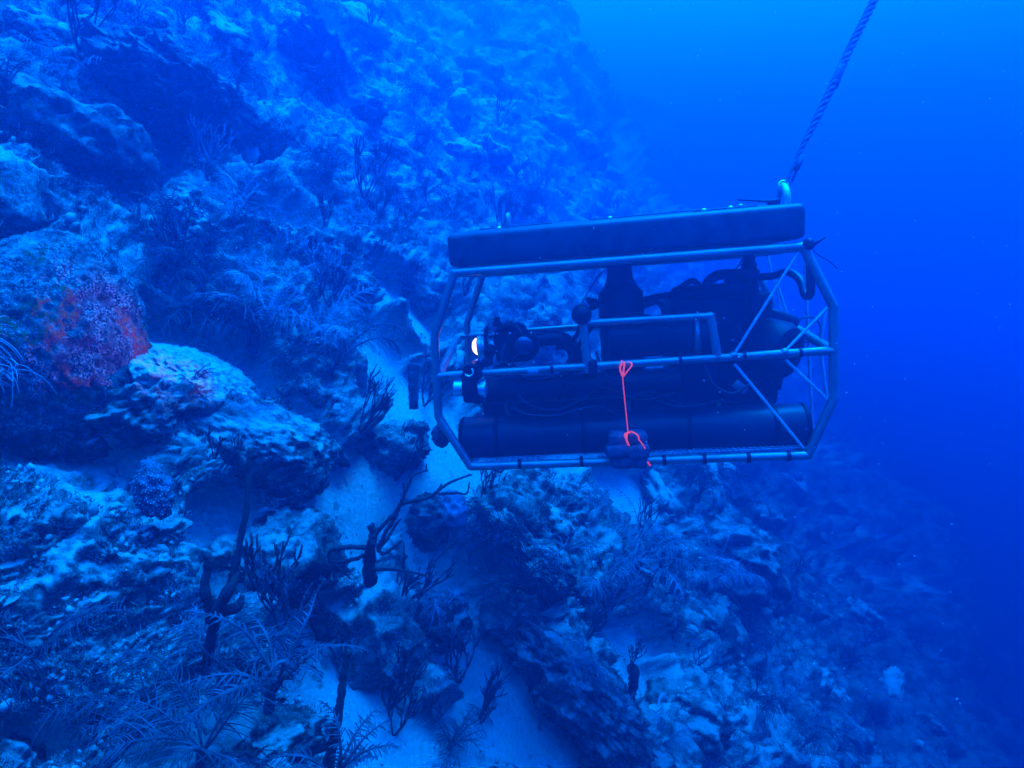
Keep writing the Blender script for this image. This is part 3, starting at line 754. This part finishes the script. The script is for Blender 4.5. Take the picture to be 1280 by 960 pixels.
def rubble(n, keep, smin, smax, name, lo=None, flat=0.6):
    P, dist = scatter_uv(n, keep); k = len(P); Vn, Fn = ico(1)
    s = rng.uniform(smin, smax, k) * rng.random(k)**1.5 * (0.5 + 0.3*dist) + 0.002
    Vv = Vn[None] * (1 + rng.uniform(-0.35, 0.35, (k, len(Vn), 1))) * s[:, None, None] * rng.uniform(0.5, 1.4, (k, 1, 3))
    Vv = Vv + P[:, None, :] ; F = (Fn[None] + (np.arange(k)*len(Vn))[:, None, None]).reshape(-1, 3)
    tag(link_mesh(name, np_mesh(name, Vv.reshape(-1, 3), F, M['rubble'], False)), kind='stuff')
rubble(16000, False, 0.003, 0.014, 'coral_rubble')
rubble(5000, True, 0.002, 0.010, 'coral_rubble')

# ------------------------------------------------------------------ the towed camera vehicle
_rv = Vector((-0.060, -0.080, -0.102)); VT = Vector((0.0, 0.0, 0.0))
ROT = Matrix.Rotation(_rv.length, 3, _rv.normalized()); ORG = Vector((0.413, 1.970, -0.725)); WID = 0.637
rov = empty('underwater_vehicle', ORG); rov.rotation_euler = ROT.to_euler()
tag(rov, 'tubular-framed towed camera vehicle with a dark foam block on top, hanging in blue water', 'underwater vehicle')
IR = ROT.transposed()
def L(px, py, y=0.0):
    o = IR @ (-ORG); d = IR @ Vector(rays(px, py)[0]); t = (y - o.y) / d.y; return o + d*t
def part(name, m, mb, parent=rov, auto=35): return mb.build(name, M[m], parent, True, auto)
# frame: two end-shaped side hoops joined by cross tubes
hoop = [(568,341),(543,420),(548,521),(588,583),(1010,569),(1042,498),(1042,383),(1004,308)]
hp = [L(x, y) for x, y in hoop]
def side(y, rr):
    mb = MB(); P = [Vector((p.x, y, p.z)) for p in hp]
    for i in range(8): 
        mb.tube([P[i], P[(i+1) % 8]], rr, 12)
    for q in P: mb.ball(q, rr*1.02, 2)
    return mb
part('side_hoop', 'frame', side(0.0, 0.0148)); part('side_hoop', 'frame', side(WID, 0.0148))
mb = MB()
for i in (0, 3, 4, 7): mb.tube([Vector((hp[i].x, 0, hp[i].z)), Vector((hp[i].x, WID, hp[i].z))], 0.0155, 12)
part('cross_tube', 'frame', mb)
mr_a, mr_b = L(549, 470), L(1040, 438)
part('middle_rail', 'frame', MB().tube([mr_a, mr_b], 0.0138, 12))
fr_b = L(963, 391, WID); fr_a = L(572, 421, WID)
part('middle_rail', 'frame', MB().tube([fr_a, fr_b], 0.0150, 12))
part('middle_rail', 'frame', MB().tube([mr_b, fr_b], 0.0160, 12))
part('middle_rail', 'frame', MB().tube([mr_a, fr_a], 0.0150, 12))
mb = MB(); q = [L(735,463), L(729,404), L(888,395), L(897,446)]
mb.tube([q[0], q[1]], 0.015, 12); mb.tube([q[1], q[2]], 0.0125, 12); mb.tube([q[2], q[3]], 0.0145, 12); mb.ball(q[2], 0.015); mb.ball(q[1], 0.015)
part('inner_bracket', 'frame', mb)
part('bracket_clamp', 'black', MB().ball(L(727, 393, -0.01), 0.034, 3, (1, 1, 1.0)))
part('bracket_clamp', 'black', MB().box(L(741, 461, 0), (0.03, 0.05, 0.06), None, 0.008))
braces = [((997,316),(917,444)),((918,455),(1004,560)),((1034,385),(980,440)),((982,450),(1033,498))]
for a, b in braces: part('cross_brace', 'rod', MB().tube([L(*a, 0.006), L(*b, 0.006)], 0.0052, 8))
for a, b in (((932,320),(898,364)),((966,344),(938,376)),((958,314),(978,393)),((968,345),(987,402))): part('cross_brace', 'rod', MB().tube([L(*a, WID), L(*b, WID)], 0.0055, 8))
for a, b, y0, y1 in (((1006,322),(1011,436),0.25,0.25),((1011,440),(1016,535),0.25,0.25),((1032,384),(1026,428),0.10,0.10),((1026,440),(1034,500),0.10,0.10)):
    part('cross_brace', 'rod', MB().tube([L(*a, y0), L(*b, y1)], 0.006, 8))
# foam block
fa, fb, fc = L(557, 293, -0.012), L(1009, 252, -0.012), L(1009, 301, -0.012)
zb = hp[0].z + 0.018; zt = 0.5*(fa.z + fb.z); x0, x1 = fa.x, fb.x
blk = part('float_block', 'foam', MB().box(((x0+x1)/2, WID/2, (zb+zt)/2), (x1-x0, WID+0.024, zt-zb), None, 0.020, 4))
for v in blk.data.vertices:
    if v.co.z > (zb+zt)/2: v.co.z += 0.066 * v.co.y / WID
def on_top(px, py, dz=0.0):
    o = IR @ (-ORG); d = IR @ Vector(rays(px, py)[0]); t = (zt + dz - o.z)/d.z; p = o + d*t
    return Vector((p.x, min(max(p.y, 0.03), WID-0.03), zt + dz))
def slot(xa, xb, y, w): return MB().box(((xa+xb)/2, y, zt+0.001+0.066*y/WID), (xb-xa, w, 0.006), Matrix.Rotation(math.atan(0.066/WID), 3, 'X'), 0.002, 2)  # thin dark plate laid on the top, its colour standing in for a shaded recess
slot(x0+0.06, x0+0.34, 0.40, 0.13).build('recess_shade_plate', M['foamshade'], blk)
slot(x1-0.32, x1-0.12, 0.10, 0.035).build('recess_shade_plate', M['foamshade'], blk)
slot(x0+0.48, x0+0.88, 0.35, 0.16).build('recess_shade_plate', M['foamshade'], blk)
for (bx, by) in ((x0+0.17, 0.06), (x1-0.30, 0.04), (x1-0.21, 0.07), (x0+0.55, 0.2), (x1-0.08, 0.45)):
    MB().lathe((bx, by, zt-0.002+0.066*by/WID), (0,0,1), [(0, .008), (.008, .008), (.011, .005)], 12).build('bolt', M['brass'], blk)
hx = L(635, 280, 0.10).x
part('lift_handle', 'frame', MB().tube(catmull([(hx, 0.10, zt-0.02), (hx, 0.10, zt+0.040), (hx, 0.118, zt+0.056), (hx, 0.136, zt+0.040), (hx, 0.136, zt-0.02)], 5), 0.010, 10))
ex = L(978, 246, 0.16)
eye_x = ex.x
eye = part('lifting_eye', 'rod', MB().tube(catmull([(eye_x, 0.12, zt-0.02), (eye_x, 0.12, zt+0.045), (eye_x, 0.155, zt+0.072), (eye_x, 0.19, zt+0.045), (eye_x, 0.19, zt-0.02)], 5), 0.013, 12))
MB().tube([(eye_x-0.02, .15, zt+0.02), (eye_x-0.06, .14, zt+0.028), (eye_x-0.155, .13, zt+0.040)], [0.004, 0.004, 0.0025], 6).build('cable_tie', M['black'], eye)
MB().box((eye_x-0.035, .14, zt+0.018), (0.04, 0.03, 0.026), None, 0.006).build('tie_head', M['black'], eye)
# bottom mesh floor
mb = MB(); zl = hp[3].z + 0.012; xa, xb = hp[3].x + 0.01, hp[4].x - 0.01
for i in range(62):
    x = xa + (xb-xa)*i/61; mb.tube([(x, 0.0, zl), (x, WID, zl)], 0.0018, 4, caps=False)
for i in range(30):
    y = 0.008 + (WID-0.016)*i/29; mb.tube([(xa, y, zl+0.0015), (xb, y, zl+0.0015)], 0.0018, 4, caps=False)
part('floor_mesh', 'mesh', mb, auto=None)
for px, py in ((727,577),(880,574),(935,572),(985,570),(830,575),(650,580)):
    c = L(px, py); part('cable_tie', 'black', MB().lathe(c - Vector((0.006, 0, 0)), (1,0,0), [(0, .0185), (.012, .0185)], 14))
def hose(pts, r_, m='rubber', name='hose', n=10): return part(name, m, MB().tube(catmull(pts, 8), r_, n), auto=None)
# long pressure housings
def cyl(name, a, b, r_, m='housing', cap=0.006):
    a, b = Vector(a), Vector(b); l = (b-a).length
    prof = [(0, r_-cap), (cap*0.6, r_), (l*0.012+cap, r_), (l-cap*0.6, r_), (l, r_-cap)]
    return part(name, m, MB().lathe(a, b-a, prof, 44))
c1 = cyl('battery_tube', L(580, 547, 0.10), L(1006, 531, 0.10), 0.0755)
MB().lathe(L(577.5, 547, 0.10), L(1006, 531, 0.10)-L(580, 547, 0.10), [(0, .070), (.010, .077), (.016, .077)], 40).build('end_cap', M['black'], c1)
MB().lathe(L(1000, 531, 0.10), L(1006, 531, 0.10)-L(580, 547, 0.10), [(0, .077), (.012, .077), (.018, .068)], 40).build('end_cap', M['black'], c1)
c2 = cyl('battery_tube', L(606, 500, 0.40), L(965, 482, 0.40), 0.082)
c3 = cyl('instrument_tube', L(610, 488, 0.22), L(850, 476, 0.22), 0.052)
MB().lathe(L(605, 488, 0.22), L(850, 476, 0.22)-L(610, 488, 0.22), [(0, .046), (.012, .055), (.02, .055)], 36).build('end_cap', M['black'], c3)
c4 = cyl('electronics_bottle', L(760, 424, 0.22), L(890, 417, 0.22), 0.072)
MB().lathe(L(866, 419, 0.22), L(890, 417, 0.22)-L(760, 424, 0.22), [(0, .0745), (.012, .0745)], 40).build('band', M['frame'], c4)
MB().tube([L(871, 400, 0.14), L(872, 442, 0.14)], [0.009, 0.014], 10).build('strap_bolt', M['frame'], c4)
# main housing (big dark block behind)
hz = part('main_housing', 'black', MB().box(L(893, 432, 0.36), (0.36, 0.28, 0.40), None, 0.025))
MB().lathe(L(840, 380, 0.30), L(940, 372, 0.30)-L(840, 380, 0.30), [(0, .055), (.01, .062), (.28, .062), (.29, .055)], 30).build('side_bottle', M['housing'], hz)
MB().box(L(925, 484, 0.10), (0.05, 0.012, 0.03), Matrix.Rotation(R(40), 3, 'Y'), 0.004).build('marking_plate', M['frame'], hz)
for x, y in ((905, 398), (915, 425), (860, 452), (940, 440), (900, 490), (880, 476)):
    MB().ball(L(x, y, 0.215), 0.006, 1).build('screw', M['silver'], hz)
axb = (L(1006, 531, 0.10) - L(580, 547, 0.10)).normalized()
for t_ in (0.10, 0.36, 0.66, 0.90):
    c = L(580, 547, 0.10).lerp(L(1006, 531, 0.10), t_); MB().lathe(c, axb, [(0, .0755), (.001, .0772), (.016, .0772), (.017, .0755)], 40).build('strap', M['black'], c1)
for t_ in (0.08, 0.5, 0.8):
    c = L(606, 500, 0.40).lerp(L(965, 482, 0.40), t_); MB().lathe(c, axb, [(0, .082), (.001, .085), (.018, .085), (.019, .082)], 40).build('strap', M['frame'], c2)
for k in range(8):
    w = k*math.pi/4; MB().lathe(L(606, 500, 0.40) + Vector((-.001, math.cos(w)*.066, math.sin(w)*.066)), (-1, 0, 0), [(0, .005), (.005, .005)], 8).build('screw', M['silver'], c2)
for (x, y, yy) in ((640, 500, .16), (700, 497, .16), (815, 492, .16)): MB().lathe(L(x, y, yy), IR @ Vector((0.2, -1, 0.4)), [(0, .016), (.02, .016), (.022, .011), (.04, .011)], 14).build('connector', M['black'], c3)
for pts in ([(700,497,.12),(715,480,.06),(760,486,.04),(800,500,.05),(845,492,.07)], [(815,492,.12),(830,505,.06),(862,508,.05),(905,500,.08)], [(640,500,.12),(650,515,.03),(690,520,.02),(745,508,.03),(770,520,.04)],
            [(760,400,.15),(790,392,.12),(820,398,.12),(842,410,.12)], [(745,440,.10),(758,470,.06),(790,478,.05),(830,470,.08),(850,455,.10)], [(880,455,.12),(892,480,.08),(915,492,.06),(940,478,.12)]):
    hose([L(*p_) for p_ in pts], 0.0052, name='thin_cable')
for px, py in ((600,468),(690,462),(850,450),(930,445),(1000,441)):
    c = L(px, py); part('cable_tie', 'black', MB().lathe(c - Vector((0.005, 0, 0)), mr_b - mr_a, [(0, .0165), (.010, .0165)], 14))
for q_ in (mr_a, mr_b, L(735,463), L(897,446), L(917,444), L(980,440)):
    part('weld_bead', 'frame', MB().ball(q_, 0.0175, 2, (1, 0.9, 0.8)))
part('tape_wrap', 'mesh', MB().lathe(L(660,464), mr_b - mr_a, [(0, .0145), (.001, .0152), (.035, .0152), (.036, .0145)], 16))
# vertical thruster: bell neck into a drum
vt = L(774, 336, 0.25); vb = L(774, 455, 0.25); hgt = (vt - vb).length
th = part('vertical_thruster', 'black', MB().lathe((vt.x, 0.25, vt.z+0.015), (0,0,-1), [(0,.047),(.025,.045),(.05,.048),(.075,.058),(.095,.074),(.10,.082),(.20,.083),(.203,.087),(.225,.087),(.228,.082),(hgt+.03,.082),(hgt+.04,.06)], 40))
MB().tube([(vt.x-0.088, 0.20, vt.z-0.11), (vt.x-0.12, 0.17, vt.z-0.10), L(742, 385, 0.08)], 0.009, 8).build('arm', M['black'], th)
# rear propulsion thruster
ra, rb = L(925, 425, 0.30), L(972, 438, 0.18)
t2 = part('rear_thruster', 'black', MB().lathe(ra, rb-ra, [(0,.045),(.03,.06),(.06,.085),(.10,.105),(.17,.105),(.20,.090),(.205,.06),(.15,.05)], 36))
for k in range(4):
    aa = k*math.pi/2 + .4; ax_ = (rb-ra).normalized(); o1 = ax_.orthogonal().normalized(); o2 = ax_.cross(o1)
    r1_ = (o1*math.cos(aa)+o2*math.sin(aa))
    c = ra + ax_*0.19 + r1_*0.045
    rot = Matrix((r1_, ax_.cross(r1_), ax_)).transposed() @ Matrix.Rotation(R(35), 3, 'X')
    MB().box(c, (0.075, 0.03, 0.004), rot, 0.0015, 1).build('propeller_blade', M['housing'], t2)
t3 = part('thruster_guard', 'black', MB().box(L(968, 405, 0.33), (0.12, 0.16, 0.10), Matrix.Rotation(R(25), 3, 'Y'), 0.02))
part('thruster_fin', 'black', MB().box(L(966, 458, 0.30), (0.05, 0.12, 0.16), Matrix.Rotation(R(8), 3, 'Y'), 0.01))
part('thruster_fin', 'black', MB().box(L(938, 385, 0.22), (0.035, 0.14, 0.20), Matrix.Rotation(R(-4), 3, 'Y'), 0.01))
# hoses and connectors
cb = part('cable_junction', 'black', MB().box(L(927, 345, 0.30), (0.115, 0.05, 0.050), ROT.inverted() @ Matrix.Identity(3), 0.007))
MB().lathe(L(936, 318, 0.30), (0,0,-1), [(0,.022),(.03,.022),(.032,.028),(.055,.028),(.058,.02),(.09,.02)], 20).build('connector', M['black'], cb)
hose([L(912,343,.30), L(898,344,.30), L(886,352,.30), L(880,365,.28), L(872,385,.28)], 0.019)
hose([L(942,347,.30), L(965,345,.28), L(985,340,.22), L(1000,350,.16), L(1006,368,.12), L(1013,366,.10), L(1013,330,.06)], 0.014)
hose([L(835,372,.30), L(850,360,.28), L(866,351,.28), L(876,360,.28)], 0.011)
hose([L(930,352,.30), L(922,366,.32), L(905,380,.32)], 0.010)
hose([L(658,430,.10), L(680,423,.10), L(702,424,.10), L(716,436,.12), L(724,462,.14)], 0.027, name='corrugated_hose')
hose([L(727,400,.06), L(720,420,.08), L(708,432,.10), L(695,436,.10)], 0.008)
hose([L(741,405,.06), L(712,450,.10), L(700,470,.14)], 0.009)
hose([L(632,430,.04), L(628,445,.02), L(640,462,.02), L(660,475,.06), L(700,470,.10), L(720,462,.12)], 0.008)
hose([L(716,395,.10), L(742,384,.16), L(752,378,.22)], 0.009)
hose([L(640,480,.05), L(660,505,.02), L(700,512,.02), L(740,490,.06), L(760,470,.10)], 0.0035)
hose([L(782,500,.05), L(810,490,.05), L(840,500,.06), L(862,515,.05)], 0.0035)
hose([L(738,360,.10), L(748,345,.14), L(757,337,.2)], 0.0022, name='thin_wire'); hose([L(738,360,.10), L(729,376,.05), L(727,386,.02)], 0.0022, name='thin_wire')
hose([L(800,376,.26), L(818,372,.28), L(840,368,.30)], 0.012)
hose([L(802,384,.24), L(822,378,.24), L(832,392,.20)], 0.010)
part('thin_wire', 'rubber', MB().torus(L(1010, 412, 0.2), IR @ VFWD, 0.045, 0.003, 24, 6), auto=None)
# cable ties at the top right corner
tr = L(1011, 305, -0.01)
tk = part('cable_tie', 'black', MB().ball(tr, 0.020, 2))
MB().tube([tr, L(1020, 304, -0.02), L(1032, 296, -0.03)], [.004, .005, .003], 6).build('tie_tail', M['black'], tk)
MB().tube(catmull([tr, L(1022, 318, -0.02), L(1036, 326, -0.02), L(1047, 336, -0.02)], 4), 0.0016, 5).build('tie_tail', M['black'], tk)
# lamp on the left end
la, lb_ = L(596, 433, 0.19), L(622, 431, 0.19); lx = (lb_-la).normalized()
lamp = part('lamp', 'silver', MB().lathe(la + lx*0.004, lx, [(0,.036),(.004,.040),(.016,.040),(.018,.035),(.026,.035),(.028,.041),(.036,.041),(.038,.034),(.07,.034),(.074,.028)], 32))
MB().lathe(la - lx*0.002, lx, [(-.015,.006),(-.012,.018),(-.004,.028),(.006,.034)], 28).build('lamp_lens', M['lens'], lamp)
MB().torus(la + lx*0.045, lx, 0.066, 0.008, 24, 8).build('lamp_clamp', M['black'], lamp)
MB().tube([L(609, 416, .17), L(640, 414, .12)], 0.010, 12).build('lamp_arm', M['silver'], lamp)
# camera pod: lumpy black housing with knobs, ring and glossy port
pod = part('camera_pod', 'black', MB().box(L(640, 430, 0.13), (0.12, 0.11, 0.13), Matrix.Rotation(R(-6), 3, 'Y'), 0.02))
MB().lathe(L(655, 432, 0.06), IR @ Vector((0.15, -1, 0.1)), [(0,.055),(.02,.052),(.035,.044),(.05,.040)], 26).build('camera_port', M['black'], pod)
MB().ball(L(655, 432, 0.005), 0.034, 3, (1, 0.45, 1)).build('port_glass', M['glass'], pod)
MB().lathe(L(622, 408, 0.12), (0,0,1), [(0,.018),(.012,.018),(.018,.010),(.026,.012),(.034,.008)], 16).build('knob', M['black'], pod)
MB().lathe(L(613, 438, 0.06), (0,-1,0), [(0,.022),(.02,.022),(.026,.016)], 18).build('knob', M['black'], pod)
MB().lathe(L(609, 452, 0.05), (0,-1,0), [(0,.018),(.02,.018),(.026,.012)], 18).build('knob', M['black'], pod)
MB().tube(catmull([L(622,412,.06), L(640,406,.05), L(652,416,.03), L(650,440,.02), L(640,452,.03)], 5), 0.009, 8).build('handle', M['housing'], pod)
MB().box(L(634, 409, 0.10), (0.09, 0.07, 0.012), Matrix.Rotation(R(-14), 3, 'Y'), 0.004).build('shade', M['housing'], pod)
rr_ = random.Random(4)
for _ in range(16):
    MB().ball(L(rr_.uniform(606, 672), rr_.uniform(412, 462), 0.04), rr_.uniform(0.0028, 0.005), 1).build('screw', M['silver'], pod)
part('mount_wedge', 'silver', MB().box(L(593, 455, 0.06), (0.040, 0.03, 0.024), Matrix.Rotation(R(-20), 3, 'Y'), 0.004))
part('mount_block', 'black', MB().box(L(631, 463, 0.03), (0.085, 0.07, 0.036), None, 0.012))
# second lamp under the middle rail with its black clamp
sa, sb = L(568, 485, 0.0), L(613, 486, 0.0); sx_ = (sb-sa).normalized()
l2 = part('lamp', 'silver', MB().lathe(sa, sx_, [(0,.026),(.002,.030),(.03,.030),(.032,.026),(.05,.026),(.052,.032),(.110,.032),(.113,.026)], 30))
MB().lathe(sa - sx_*0.002, sx_, [(0,.020),(.003,.024)], 24).build('lamp_lens', M['glass'], l2)
cl = MB().box(L(589, 483, -0.005), (0.052, 0.09, 0.105), None, 0.014); cl.lathe(L(589, 466, -0.05), (0,1,0), [(0,.026),(.004,.031),(.09,.031),(.094,.026)], 24)
clp = part('lamp_clamp', 'black', cl); MB().torus(L(586, 465, -0.055), IR @ VFWD, 0.014, 0.003, 18, 6, 0, 200).build('clip_ring', M['silver'], clp)
MB().box(L(598, 500, -0.01), (0.03, 0.05, 0.02), None, 0.006).build('clamp_foot', M['black'], clp)

# lamp's own light
ld = bpy.data.lights.new('lamp_beam', 'SPOT'); ld.energy = 2.9; ld.spot_size = R(25); ld.spot_blend = 0.8; ld.color = (1.0, 0.16, 0.08); ld.shadow_soft_size = 0.03
lo = bpy.data.objects.new('lamp_beam', ld); lo.parent = rov; lo.location = la - lx*0.02
tgt = IR @ (W_(125, 425, 1.60) - ORG) - lo.location
lo.rotation_euler = (-tgt).to_track_quat('Z', 'Y').to_euler(); COL.objects.link(lo)

# ------------------------------------------------------------------ weight bundle and orange cord
WL = lambda px, py, y=0.0: ORG + ROT @ L(px, py, y)
wb = empty('weight_bundle', WL(784, 562, -0.03)); tag(wb, 'bundle of dark ballast pouches hanging by the orange cord at the bottom rail', 'weight')
rw = random.Random(2)
for (px, py, w, h, dy) in ((772,548,.062,.044,0),(796,547,.066,.048,.01),(771,562,.074,.044,-.01),(797,563,.076,.050,-.005),(777,576,.078,.040,0),(797,576,.062,.040,.01)):
    mb = MB(); mb.box((0,0,0), (w, 0.07, h), Matrix.Rotation(R(rw.uniform(-6, 6)), 3, 'Y'), 0.014, 4)
    mb.v = [tuple(Vector(v)*(1+0.08*float(perlin(np.array([v])*30+px)[0]))) for v in mb.v]
    o = mb.build('ballast_pouch', M['weight'], wb); o.location = WL(px, py, -0.035+dy) - wb.location; o.rotation_euler = rov.rotation_euler
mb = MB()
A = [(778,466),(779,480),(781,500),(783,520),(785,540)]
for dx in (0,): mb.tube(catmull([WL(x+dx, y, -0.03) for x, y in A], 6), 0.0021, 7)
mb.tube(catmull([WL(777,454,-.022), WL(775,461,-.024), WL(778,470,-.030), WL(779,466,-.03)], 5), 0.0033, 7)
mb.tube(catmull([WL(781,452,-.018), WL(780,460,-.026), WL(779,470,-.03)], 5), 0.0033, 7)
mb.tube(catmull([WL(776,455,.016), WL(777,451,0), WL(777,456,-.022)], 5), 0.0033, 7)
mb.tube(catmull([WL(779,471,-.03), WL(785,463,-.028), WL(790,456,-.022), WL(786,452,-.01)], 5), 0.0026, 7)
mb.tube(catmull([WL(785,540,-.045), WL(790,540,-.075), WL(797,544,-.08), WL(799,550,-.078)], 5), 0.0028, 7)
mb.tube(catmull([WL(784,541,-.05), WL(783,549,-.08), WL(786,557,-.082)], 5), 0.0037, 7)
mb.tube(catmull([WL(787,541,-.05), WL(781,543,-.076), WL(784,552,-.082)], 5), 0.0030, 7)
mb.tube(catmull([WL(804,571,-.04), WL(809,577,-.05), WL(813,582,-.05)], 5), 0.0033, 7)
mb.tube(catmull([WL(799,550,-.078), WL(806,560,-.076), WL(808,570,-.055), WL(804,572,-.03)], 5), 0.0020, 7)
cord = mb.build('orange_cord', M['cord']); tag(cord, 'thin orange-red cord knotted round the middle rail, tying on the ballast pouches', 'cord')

# ------------------------------------------------------------------ towing rope
eyeW = ORG + ROT @ Vector((eye_x, 0.155, zt+0.064)); dE = (IR @ (eyeW - ORG)); dep = eyeW.y*cp - eyeW.z*sp_
pth = [eyeW + Vector((0.0, 0, 0.0)), W_(1000, 190, dep+.0), W_(1030, 130, dep+.02), W_(1062, 62, dep+.05), W_(1093, 0, dep+.08), W_(1130, -75, dep+.12), W_(1230, -290, dep+.3), W_(1420, -640, dep+.8)]
ce = catmull(pth, 70); rp = empty('tow_rope', eyeW); tag(rp, 'twisted dark rope running from the vehicle up out of the picture', 'rope')
seglen = [0]
for i in range(1, len(ce)): seglen.append(seglen[-1] + (ce[i]-ce[i-1]).length)
for k in range(3):
    pts = []; rr2 = []
    for i, c in enumerate(ce):
        T = (ce[min(i+1, len(ce)-1)] - ce[max(i-1, 0)]).normalized(); a = T.cross(Vector((0,1,0))).normalized(); b = T.cross(a)
        s = seglen[i]; w = s*2*math.pi/0.085 + k*2*math.pi/3; am = 0.0075 * (0.25 + 0.75*sstep(0.02, 0.30, s))
        pts.append(c + (a*math.cos(w) + b*math.sin(w))*float(am) - eyeW); rr2.append(float(0.0044 + 0.0028*sstep(0.05, 0.4, s)))
    MB().tube(pts, rr2, 8).build('strand', M['rope'], rp)
def along(s):
    i = min(range(len(seglen)), key=lambda j: abs(seglen[j]-s)); return ce[i]
mb = MB(); mb.tube([along(0.07)+Vector((.012,0,0))-eyeW, along(0.12)+Vector((.014,0,0))-eyeW], [.011,.012], 10); mb.build('splice', M['rope'], rp)
mb = MB(); mb.tube([along(0.40)+Vector((.006,0,-.0))-eyeW, along(0.46)-eyeW, along(0.50)-eyeW], [.013,.015,.012], 10); mb.build('splice', M['rope'], rp)
mb = MB(); mb.torus(Vector((0,0,.010)), VFWD, 0.016, 0.0036, 20, 8); mb.build('shackle', M['silver'], rp)
mb = MB(); mb.tube(catmull([Vector((.012,0,.0)), along(0.05)+Vector((.018,0,0))-eyeW, along(0.10)+Vector((.010,0,0))-eyeW], 6), 0.005, 7); mb.build('loop', M['rope'], rp)

# ------------------------------------------------------------------ drifting specks in the water
mb = MB()
for _ in range(420):
    d = rng.uniform(0.7, 4.5); px, py = rng.uniform(200, 1280), rng.uniform(0, 900); mb.ball(W_(px, py, d), 0.0007*rng.uniform(0.7, 1.6)*(0.6+0.4*d), 1)
tag(mb.build('drifting_specks', M['snow']), kind='stuff')

# ------------------------------------------------------------------ water body: one closed box of even haze
HX0, HX1, HY0, HY1, HZ0, HZ1 = float(PT[:, 0].min())-1, 42.0, -6.0-abs(float(PT[:, 1].min())), float(PT[:, 1].max())+1, ZMIN-1, max(ZMAX+0.5, 6.0)
mb = MB(); mb.box(((HX0+HX1)/2, (HY0+HY1)/2, (HZ0+HZ1)/2), (HX1-HX0, HY1-HY0, HZ1-HZ0))
hm = bpy.data.materials.new('sea_water_haze'); hm.use_nodes = True; t = hm.node_tree; t.nodes.clear()
vo = t.nodes.new('ShaderNodeVolumePrincipled'); mo = t.nodes.new('ShaderNodeOutputMaterial')
vo.inputs['Color'].default_value = (0.0, 0.125, 0.345, 1)
vo.inputs['Density'].default_value = 0.185
vo.inputs['Anisotropy'].default_value = 0.55
t.links.new(vo.outputs[0], mo.inputs['Volume'])
hz_ = mb.build('haze', hm, None, False); tag(hz_, kind='stuff')
print('haze', HX0, HX1, HY0, HY1, HZ0, HZ1)
